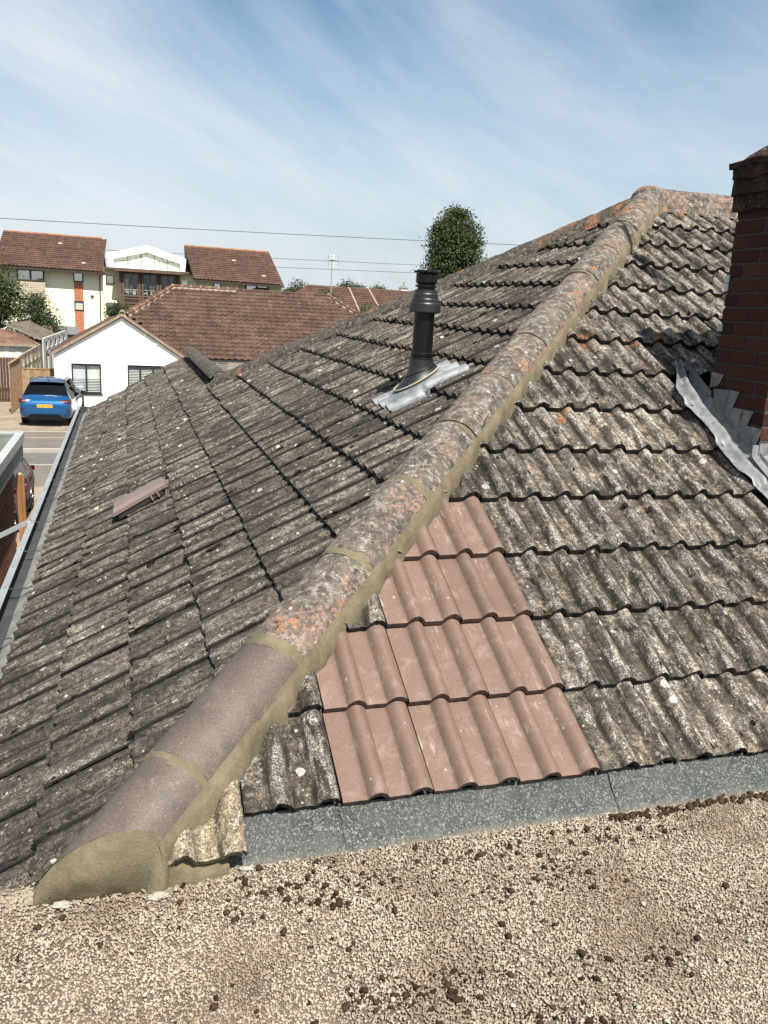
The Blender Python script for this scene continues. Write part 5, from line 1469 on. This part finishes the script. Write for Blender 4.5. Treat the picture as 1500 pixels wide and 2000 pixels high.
# ------------------------------------------------------------------ cars
def car(name, label, loc, yaw, paint, L=4.58, W=.935, H=1.66, group=None, plate=None, detail=True):
    t = thing(name, label, 'car', loc, group); t.rotation_euler = (0, 0, yaw)
    st = [(0.0, .52, .62, .80, .62), (.03, .40, .80, .90, .60), (.10, .32, .885, .97, .58), (.22, .26, .92, 1.03, .70), (.34, .26, .93, 1.13, .80), (.60, .26, .935, 1.46, .66), (.78, .24, .935, 1.60, .60), (1.1, .22, .935, 1.645, .62), (1.7, .2, .935, 1.66, .63), (2.3, .2, .93, 1.645, .62), (2.75, .2, .93, 1.54, .60), (3.2, .2, .925, 1.27, .62), (3.5, .2, .92, 1.06, .78), (3.85, .22, .91, .985, .80), (4.2, .26, .88, .90, .76), (4.45, .32, .80, .76, .66), (4.58, .45, .62, .62, .5)]
    ky, kz, kw = L / 4.58, H / 1.66, W / .935
    belt = lambda y: (.92 + .03 * (1 - y / 4.58))
    secs = []
    for (y, zb_, w, zr, wr) in st:
        zb2 = min(belt(y), zr - .015)
        half = [(0, zb_), (w * .80, zb_), (w * .96, zb_ + .07), (w * .985, zb_ + (zb2 - zb_) * .30), (w, zb_ + (zb2 - zb_) * .55), (w * .985, zb_ + (zb2 - zb_) * .8), (w * .955, zb2), (wr + (w * .955 - wr) * .30 if zr - zb2 > .1 else w * .9, zb2 + (zr - zb2) * .62), (wr, zr - .03 * (zr - zb2 > .1)), (wr * .6, zr), (0, zr + .006)]
        full = [(x, z) for x, z in half] + [(-x, z) for x, z in half[-2:0:-1]]
        secs.append([Vector((x * kw, y * ky, z * kz)) for x, z in full])
    n = len(secs[0]); vs = [p for s in secs for p in s]
    mb = MB(); fs = []; glass = {}
    hn = 11
    def half_i(k): return k if k < hn else n - k
    for i in range(len(secs) - 1):
        for k in range(n):
            k2 = (k + 1) % n; q = (i * n + k, i * n + k2, (i + 1) * n + k2, (i + 1) * n + k)
            lo = min(half_i(k), half_i(k2)); y0 = st[i][0]
            g = None
            if lo in (6, 7) and .60 <= y0 < 3.1: g = 'L' if k >= hn - 1 else 'R'
            if lo >= 8 and .30 <= y0 < .75: g = 'B'
            if lo >= 8 and 2.7 <= y0 < 3.4: g = 'F'
            if g: glass.setdefault(g, []).append(q)
            fs.append(q[::-1])
    mb.add(vs, fs, True); mb.add(secs[0], [tuple(range(n))]); mb.add(secs[-1], [tuple(range(n - 1, -1, -1))])
    wo = wloc(t)
    def sub(m_, nm, mat_, par=None):
        me = m_.mesh(nm, mat_); o = bpy.data.objects.new(nm, me); COL.objects.link(o); o.parent = par or t; return o
    body = sub(mb, 'body', paint)
    cen = Vector((0, L / 2, .9))
    for g, nm in (('B', 'rear_window'), ('F', 'windscreen'), ('L', 'side_window'), ('R', 'side_window')):
        qs = glass.get(g, [])
        if not qs: continue
        m_ = MB()
        if g in 'LR':
            for ya, yb in ((.60, .78), (.78, 1.7), (1.7, 2.75), (2.75, 3.2)):
                m_ = MB()
                for q in qs:
                    pts = [vs[i] for i in q]; ym = sum(p.y for p in pts) / 4 / ky
                    if ya <= ym < yb:
                        c = sum(pts, Vector()) / 4
                        m_.add([c + (p - c) * .97 + Vector((.006 if c.x > 0 else -.006, 0, .0)) for p in pts], [(0, 3, 2, 1)], True)
                if m_.v: sub(m_, nm, M_CARGL)
            continue
        for q in qs:
            pts = [vs[i] for i in q]; nrm = (pts[1] - pts[0]).cross(pts[3] - pts[0]).normalized()
            if nrm.dot(sum(pts, Vector()) / 4 - cen) < 0: nrm = -nrm
            m_.add([p + nrm * .006 for p in pts], [(0, 3, 2, 1)], True)
        sub(m_, nm, M_CARGL)
    # dark trim: sills, rear valance, window surround
    m_ = MB(); m_.box(-.60 * kw, .60 * kw, -.012, .12, .24, .43); sub(m_, 'rear_valance', M_BLACKP)
    for s in (-1, 1):
        m_ = MB(); m_.box(s * .90 * kw - .05, s * .90 * kw + .05, .95 * ky, 3.2 * ky, .20, .30); sub(m_, 'sill_trim', M_BLACKP)
        # tail lights wrap from the side into the tailgate
        m_ = MB()
        def tl(i, j, s=s):
            x = .44 + .475 * i; z = .86 + .125 * j + .02 * i - (.02 * j * (1 - i)); y = .055 + .05 * (1 - i) * j - .02 + .20 * max(0, i - .75) ** 1.1 + .035 * j
            return Vector((s * x * kw, y * ky - .018, z * kz))
        m_.grid(tl, 12, 3); m_.grid(lambda i, j: tl(i, j) + Vector((0, .06, 0)), 12, 3)
        lt = sub(m_, 'tail_light', M_TAIL)
        m_ = MB(); m_.grid(lambda i, j: tl(.25 + .45 * i, .45 + .2 * j) + Vector((0, -.004, 0)), 5, 1); sub(m_, 'light_bar', M_LBAR, lt)
        m_ = MB(); m_.box(s * .80 * kw - .05, s * .80 * kw + .05, .02, .06, .56, .66); sub(m_, 'reflector', M_TAIL)
        m_ = MB(); m_.lathe([(.0, 0), (.055, 0), (.062, .02), (.062, .12)], (s * .55 * kw, .0, .40), 14, Matrix(((1.35, 0, 0), (0, 0, -1), (0, .75, 0))) @ Matrix.Diagonal((1, 1, -1)).to_3x3()); sub(m_, 'exhaust_tip', M_CHROME)
        # mirror
        m_ = MB(); c = Vector((s * (W + .10), 2.78 * ky, 1.02 * kz))
        vs2, fs2 = lump((c.x - .11, c.x + .11, c.y - .06, c.y + .06, c.z - .07, c.z + .075), 3, 0.0)
        vs2 = [c + (v - c) * (1 - .25 * ((v - c).x / .11) ** 2 * 1) for v in vs2]
        m_.add(vs2, fs2, True); m_.box(min(s * W * .93, c.x), max(s * W * .93, c.x), c.y - .02, c.y + .03, c.z - .085, c.z - .045); mr = sub(m_, 'wing_mirror', M_BLACKG if detail else paint)
        m_ = MB(); rl = [Vector((s * .60 * kw, y_ * ky, z_ * kz)) for y_, z_ in ((.85, 1.61), (.95, 1.665), (1.6, 1.70), (2.2, 1.685), (2.5, 1.63))]; m_.tube(rl, .018, 6); sub(m_, 'roof_rail', M_BLACKG)
        m_ = MB(); m_.box(s * (W * .99) - .012, s * (W * .99) + .012, 1.72 * ky, 1.74 * ky, .35, .9) ; sub(m_, 'door_gap', M_BLACKP)
        for yy_ in (1.30, 2.2):
            m_ = MB(); m_.box(s * W * .985 - .02, s * W * .985 + .02, yy_ * ky, (yy_ + .2) * ky, .80 * kz, .825 * kz); sub(m_, 'door_handle', paint)
        for wy in (.87, 3.58):
            RT_ = Matrix.Rotation(radians(90), 3, 'Y')
            m_ = MB(); m_.lathe([(.2, -.11), (.32, -.11), (.345, -.09), (.352, 0), (.345, .09), (.32, .11), (.2, .11)], (s * (W - .125), wy * ky, .352), 28, RT_)
            wl = sub(m_, 'wheel', M_TYRE)
            m_ = MB(); xo = s * (W - .02)
            m_.lathe([(.24, -.02), (.235, .0), (.21, .0), (.205, -.03)], (xo, wy * ky, .352), 28, RT_)
            for q in range(5):
                a = 2 * pi * q / 5 + .3; M = Matrix.Translation((xo - s * .012, wy * ky, .352)) @ Matrix.Rotation(a, 4, 'X'); m_.box(-.008, .008, -.028, .028, .03, .215, M)
            m_.lathe([(0, .0), (.05, .0), (.055, -.03)], (xo, wy * ky, .352), 12, RT_); sub(m_, 'rim', M_CHROME if not detail else M_RIMD, wl)
            m_ = MB(); m_.lathe([(0, .001), (.40, .001), (.405, -.05)] if s > 0 else [(0, -.001), (.40, -.001), (.405, .05)], (s * (W - .012), wy * ky, .37), 30, RT_); 
            vv2 = [v for v in m_.v]; sub(m_, 'wheel_arch', M_BLACKP)
    if plate:
        m_ = MB(); m_.box(-.27, .27, -.002, .03, .70, .815); pl_ = sub(m_, 'number_plate', M_PLATE)
        me = text_mesh(plate, .112, M_BLACKP, .001); o = bpy.data.objects.new('plate_lettering', me); COL.objects.link(o); o.parent = pl_; o.location = (0, -.0045, .757); o.rotation_euler = (radians(90), 0, 0)
        m_ = MB(); m_.prism([(-.36, .012, .69), (.36, .012, .69), (.42, .018, .845), (-.42, .018, .845)], (0, .03, 0)); sub(m_, 'plate_recess', M_PLREC)
        m_ = MB(); m_.lathe([(0, .0), (.05, .0), (.053, .008)], (0, .085, .925), 18, Matrix(((1.6, 0, 0), (0, 0, 1), (0, .72, 0))) @ Matrix.Diagonal((1, 1, -1)).to_3x3()); sub(m_, 'badge', M_CHROME)
        m_ = MB(); m_.tube([(-.02, .30, 1.10), (.2, .31, 1.12), (.40, .285, 1.085)], .012, 5); sub(m_, 'rear_wiper', M_GALV)
        m_ = MB(); m_.grid(lambda i, j: Vector(((-.60 + 1.2 * i), .60 + .22 * j - .03, 1.585 + .028 * j + .02 * (1 - (2 * i - 1) ** 2))), 12, 2); m_.grid(lambda i, j: Vector(((-.60 + 1.2 * i), .60 + .22 * j - .03, 1.56 + .028 * j + .02 * (1 - (2 * i - 1) ** 2))), 12, 2); sub(m_, 'roof_spoiler', paint)
        m_ = MB(); m_.prism([(-.012, .95, 1.66), (-.012, 1.18, 1.66), (-.012, 1.02, 1.75), (-.012, .97, 1.75)], (.024, 0, 0)); sub(m_, 'roof_antenna', M_BLACKG)
        m_ = MB(); m_.box(-.88, .88, .012, .10, .505, .525); m_.box(-.84, .84, .0, .10, .455, .475); sub(m_, 'bumper_crease', paint)
    return t


M_BLACKP = simple('black_trim', (.006, .006, .0065), .75, .1, spec=.15); M_BLACKG = simple('gloss_black', (.012, .012, .014), .15, .1); M_TYRE = simple('tyre_rubber', (.014, .014, .014), .85, .1)
M_CHROME = simple('chrome', (.75, .76, .78), .15, .02, metal=1.0); M_RIMD = simple('grey_alloy', (.25, .25, .26), .3, .1, metal=.8)
M_TAIL = simple('red_lens', (.055, .004, .007), .18, .1, coat=.6); M_LBAR = simple('pale_lens', (.32, .16, .17), .2, .1); M_PLATE = simple('yellow_plate', (.72, .42, .03), .5, .04); M_PLREC = simple('recess_blue', (.005, .035, .17), .3, .1)


def paint_mat(name, col, rough=.28, metal=.55, coat=1.0, spec=.5):
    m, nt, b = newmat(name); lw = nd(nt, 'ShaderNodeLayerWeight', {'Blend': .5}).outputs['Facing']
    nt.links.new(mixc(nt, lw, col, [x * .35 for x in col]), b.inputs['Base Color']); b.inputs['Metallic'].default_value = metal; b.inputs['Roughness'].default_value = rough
    b.inputs['Coat Weight'].default_value = coat; b.inputs['Coat Roughness'].default_value = .04; return m


M_BLUE = paint_mat('bright_blue_paint', (.006, .105, .30)); M_RED = paint_mat('dark_red_paint', (.10, .010, .014), metal=.0, coat=.0, rough=.5, spec=.12)
car('parked_car', 'bright blue car parked tail out in front of the white bungalow', (-2.93, 32.95, GZ + .002), radians(-4.2), M_BLUE, plate='DV26 HXE')
car('parked_car', 'dark red car nose in beside the garage, mostly hidden behind it', (-2.98, 20.9, GZ), radians(180 - 2), M_RED, L=4.2, W=.87, H=1.5, detail=False)

# ------------------------------------------------------------------ trees and shrubs
def leaf_mat(name, a, b_, c_):
    m, nt, b = newmat(name); p = wpos(nt)
    at = nd(nt, 'ShaderNodeAttribute', attribute_name='tint').outputs['Fac']
    c = mixc(nt, at, a, b_); c = mixc(nt, mth(nt, 'MULTIPLY', step(nt, noise(nt, p, .55, 4, .6), .5, .68), .6), c, c_)
    nt.links.new(c, b.inputs['Base Color']); b.inputs['Roughness'].default_value = .65; b.inputs['Specular IOR Level'].default_value = .3
    tr = nd(nt, 'ShaderNodeBsdfTranslucent', {'Color': c}); mx = nd(nt, 'ShaderNodeMixShader', {0: .22, 1: b.outputs[0], 2: tr.outputs[0]})
    nt.links.new(mx.outputs[0], nt.nodes['Material Output'].inputs[0]); return m


M_BARK = simple('bark', (.07, .052, .04), .95, .4, 4)


def plant(name, label, cat, base, blobs, leafn, ls, mat_, seed, trunk=.15, group=None):
    """blobs: (x, y, z, rx, ry, rz) lobes of the crown; leaves sit in twig clusters near the lobes' surfaces"""
    rr = random.Random(seed); t = thing(name, label, cat, base, group); B = Vector(base)
    vs = []; fs = []; tint = []
    tot = sum(b_[3] * b_[5] for b_ in blobs)
    for (x, y, z, rx, ry, rz) in blobs:
        ncl = max(5, int(leafn * (rx * rz) / tot / 17))
        for _ in range(ncl):
            d = Vector((rr.gauss(0, 1), rr.gauss(0, 1), rr.gauss(0, 1))).normalized(); rad = rr.random() ** .33 * (1 + .30 * mnoise.noise(d * 2.3 + Vector((seed, x, z))))
            c = Vector((x + d.x * rx * rad, y + d.y * ry * rad, z + d.z * rz * rad)); ct = rr.random()
            for k in range(rr.randint(12, 22)):
                p = c + Vector((rr.gauss(0, 1), rr.gauss(0, 1), rr.gauss(0, .75))) * ls * 1.55
                n = (d * .8 + Vector((rr.gauss(0, 1), rr.gauss(0, 1), rr.gauss(.35, 1))) * .75).normalized(); a = n.orthogonal().normalized(); a.rotate(Matrix.Rotation(rr.random() * 6.28, 3, n)); b2 = n.cross(a); s = ls * rr.uniform(.6, 1.25)
                i0 = len(vs); vs += [p - a * s * .5, p + b2 * s * .34 + n * s * .08, p + a * s * .6, p - b2 * s * .34 + n * s * .08]; fs.append((i0, i0 + 1, i0 + 2, i0 + 3)); tv_ = min(1, max(0, ct * .7 + rr.random() * .3)); tint += [tv_] * 4
    me = bpy.data.meshes.new('crown'); me.from_pydata([v - B for v in vs], [], fs); at = me.attributes.new('tint', 'FLOAT', 'POINT'); at.data.foreach_set('value', tint); me.materials.append(mat_); me.update()
    place('crown', me, t, B)
    mb = MB(); zt = max(b_[2] for b_ in blobs); cx_ = sum(b_[0] for b_ in blobs) / len(blobs); cy_ = sum(b_[1] for b_ in blobs) / len(blobs)
    mb.tube([B, B.lerp(Vector((cx_, cy_, zt)), .35) + Vector((trunk * .6, 0, 0)), B.lerp(Vector((cx_, cy_, zt)), .7), Vector((cx_, cy_, zt))], [trunk, trunk * .8, trunk * .5, trunk * .15], 8)
    for b_ in blobs:
        q = B.lerp(Vector((cx_, cy_, zt)), .45); e_ = Vector(b_[:3]); mb.tube([q, q.lerp(e_, .5) + Vector((0, 0, .12 * b_[5])), e_], [trunk * .45, trunk * .3, trunk * .1], 6)
    mb.build('trunk', M_BARK, t); return t


M_LF1 = leaf_mat('dark_green_leaves', (.020, .036, .012), (.048, .075, .024), (.06, .085, .03))
M_LF2 = leaf_mat('lime_tree_leaves', (.022, .040, .014), (.062, .085, .026), (.10, .095, .026))
M_LF3 = leaf_mat('far_leaves', (.035, .05, .025), (.075, .09, .042), (.09, .10, .05))
bx, by = 23.35, 60.0
bl = [(bx - .05, by, 7.9, 1.35, 1.3, 1.25), (bx - .8, by, 7.1, 1.2, 1.3, 1.25), (bx + .8, by, 7.1, 1.25, 1.3, 1.35), (bx - .65, by - .2, 5.9, 1.25, 1.3, 1.3), (bx + .85, by - .2, 5.7, 1.2, 1.3, 1.4), (bx, by - .5, 6.3, 1.3, 1.2, 1.7), (bx - .9, by, 4.7, 1.35, 1.4, 1.2), (bx + .7, by, 4.4, 1.35, 1.5, 1.2), (bx - 1.1, by, 3.6, 1.1, 1.3, .8), (bx + .1, by - .4, 3.9, 1.5, 1.4, 1.1), (bx + .15, by, 8.75, .75, .8, .55)]
plant('tree', 'tall dense rounded green tree behind the black flue pipe', 'tree', (bx, by, GZ), bl, 36000, .17, M_LF2, 3, .28)
plant('tree', 'dark leafy tree at the left edge in front of the apartment block', 'tree', (-7.9, 60, GZ), [(-7.6, 60, 1.9, 1.2, 1.3, 1.3), (-7.3, 59.6, .9, 1.15, 1.2, 1.1), (-8.4, 60, .9, 1.3, 1.2, 1.5), (-7.6, 60, -.1, .95, 1.1, .8), (-9.2, 60, 1.8, 1.1, 1.2, 1.2)], 9000, .15, M_LF1, 5, .16)
plant('shrub', 'rounded dark bush before the cream wall of the left wing', 'shrub', (-5.2, 58, GZ), [(-5.35, 58, .35, 1.15, 1.1, 1.05), (-5.9, 58, -.4, .9, 1, .9), (-4.75, 58, -.35, .85, 1, .85), (-5.2, 58, -.9, 1.25, 1.1, .7), (-5.4, 58, 1.1, .6, .6, .45)], 8000, .13, M_LF1, 7, .09)
plant('shrub', 'sparse straggly shrub at the right of the rounded bush', 'shrub', (-3.9, 57, GZ), [(-4.0, 57, -.6, .35, .4, .45), (-3.75, 57, -1.0, .3, .3, .4)], 260, .10, M_LF3, 17, .03)
plant('shrub', 'small green shrub peeping above the white gable roof', 'shrub', (-.5, 62, GZ), [(-.45, 62, .55, .70, .6, .75), (-.1, 62, .1, .75, .6, .6), (-.9, 62, .0, .5, .5, .5)], 2200, .14, M_LF1, 9, .05)
plant('shrub', 'tiny seedling growing from the brown ridge', 'plant', (5.75, 44.5, 2.25), [(5.75, 44.5, 2.42, .22, .15, .14), (5.6, 44.5, 2.36, .2, .15, .1), (5.7, 44.5, 2.62, .05, .05, .15)], 160, .05, M_LF3, 11, .01)
plant('shrub', 'leafy bush at the foot of the television aerial', 'shrub', (10.6, 50, GZ), [(11.55, 50, 2.25, .34, .4, .42), (11.3, 50, 2.0, .4, .4, .3)], 700, .11, M_LF1, 13, .05)
plant('shrub', 'green bush beyond the right hip of the brown roof', 'shrub', (15.2, 53, GZ), [(14.9, 53, 1.25, .55, .6, .55), (15.5, 53, .85, .7, .6, .55), (16.1, 53, .45, .8, .6, .5), (14.2, 53, 1.35, .5, .5, .35)], 2400, .13, M_LF1, 15, .06)
for k, (x, z, rx, rz, lb) in enumerate(((21.4, 3.4, 1.0, 1.35, 'far rounded tree at the left end of the long low roof'), (28.2, 4.0, 1.05, .85, 'far tree showing above the long low roof behind the aerial'), (29.7, 3.75, .8, .55, 'low far tree right of the aerial above the long low roof'), (32.4, 3.9, .75, .45, 'small far tree top near the cupola'), (20.1, 2.6, .7, .9, 'darker far tree beside the right wing of the apartment block'))):
    plant('tree', lb, 'tree', (x, 110, GZ), [(x, 110, z, rx, 1.2, rz), (x - rx * .6, 110, z - rz * .4, rx * .7, 1, rz * .7), (x + rx * .6, 110, z - rz * .35, rx * .7, 1, rz * .7)], 1500, .26, M_LF3, 30 + k, .15)

# ------------------------------------------------------------------ overhead wires
M_WIRE = simple('black_cable', (.02, .02, .022), .7)
def wire(label, A, B, sag, r):
    pts = [Vector(A).lerp(Vector(B), i / 60) + Vector((0, 0, -sag * 4 * (i / 60) * (1 - i / 60))) for i in range(61)]
    mb = MB(); mb.tube(pts, r, 5); o = mb.build('overhead_cable', M_WIRE, None, pts[0]); tag(o, label, 'cable', 'overhead cables across the street')
wire('upper overhead cable crossing the open sky above both tiled roofs', (-26.0, 70, 6.40), (54.0, 70, 8.6), .25, .022)
wire('middle overhead cable reaching from the apartment roof to behind the aerial', (-26.0, 70, 4.55), (54.0, 70, 6.35), .15, .017)
wire('lowest overhead cable passing just below the middle one', (-26.0, 70, 3.80), (54.0, 70, 5.75), .15, .017)
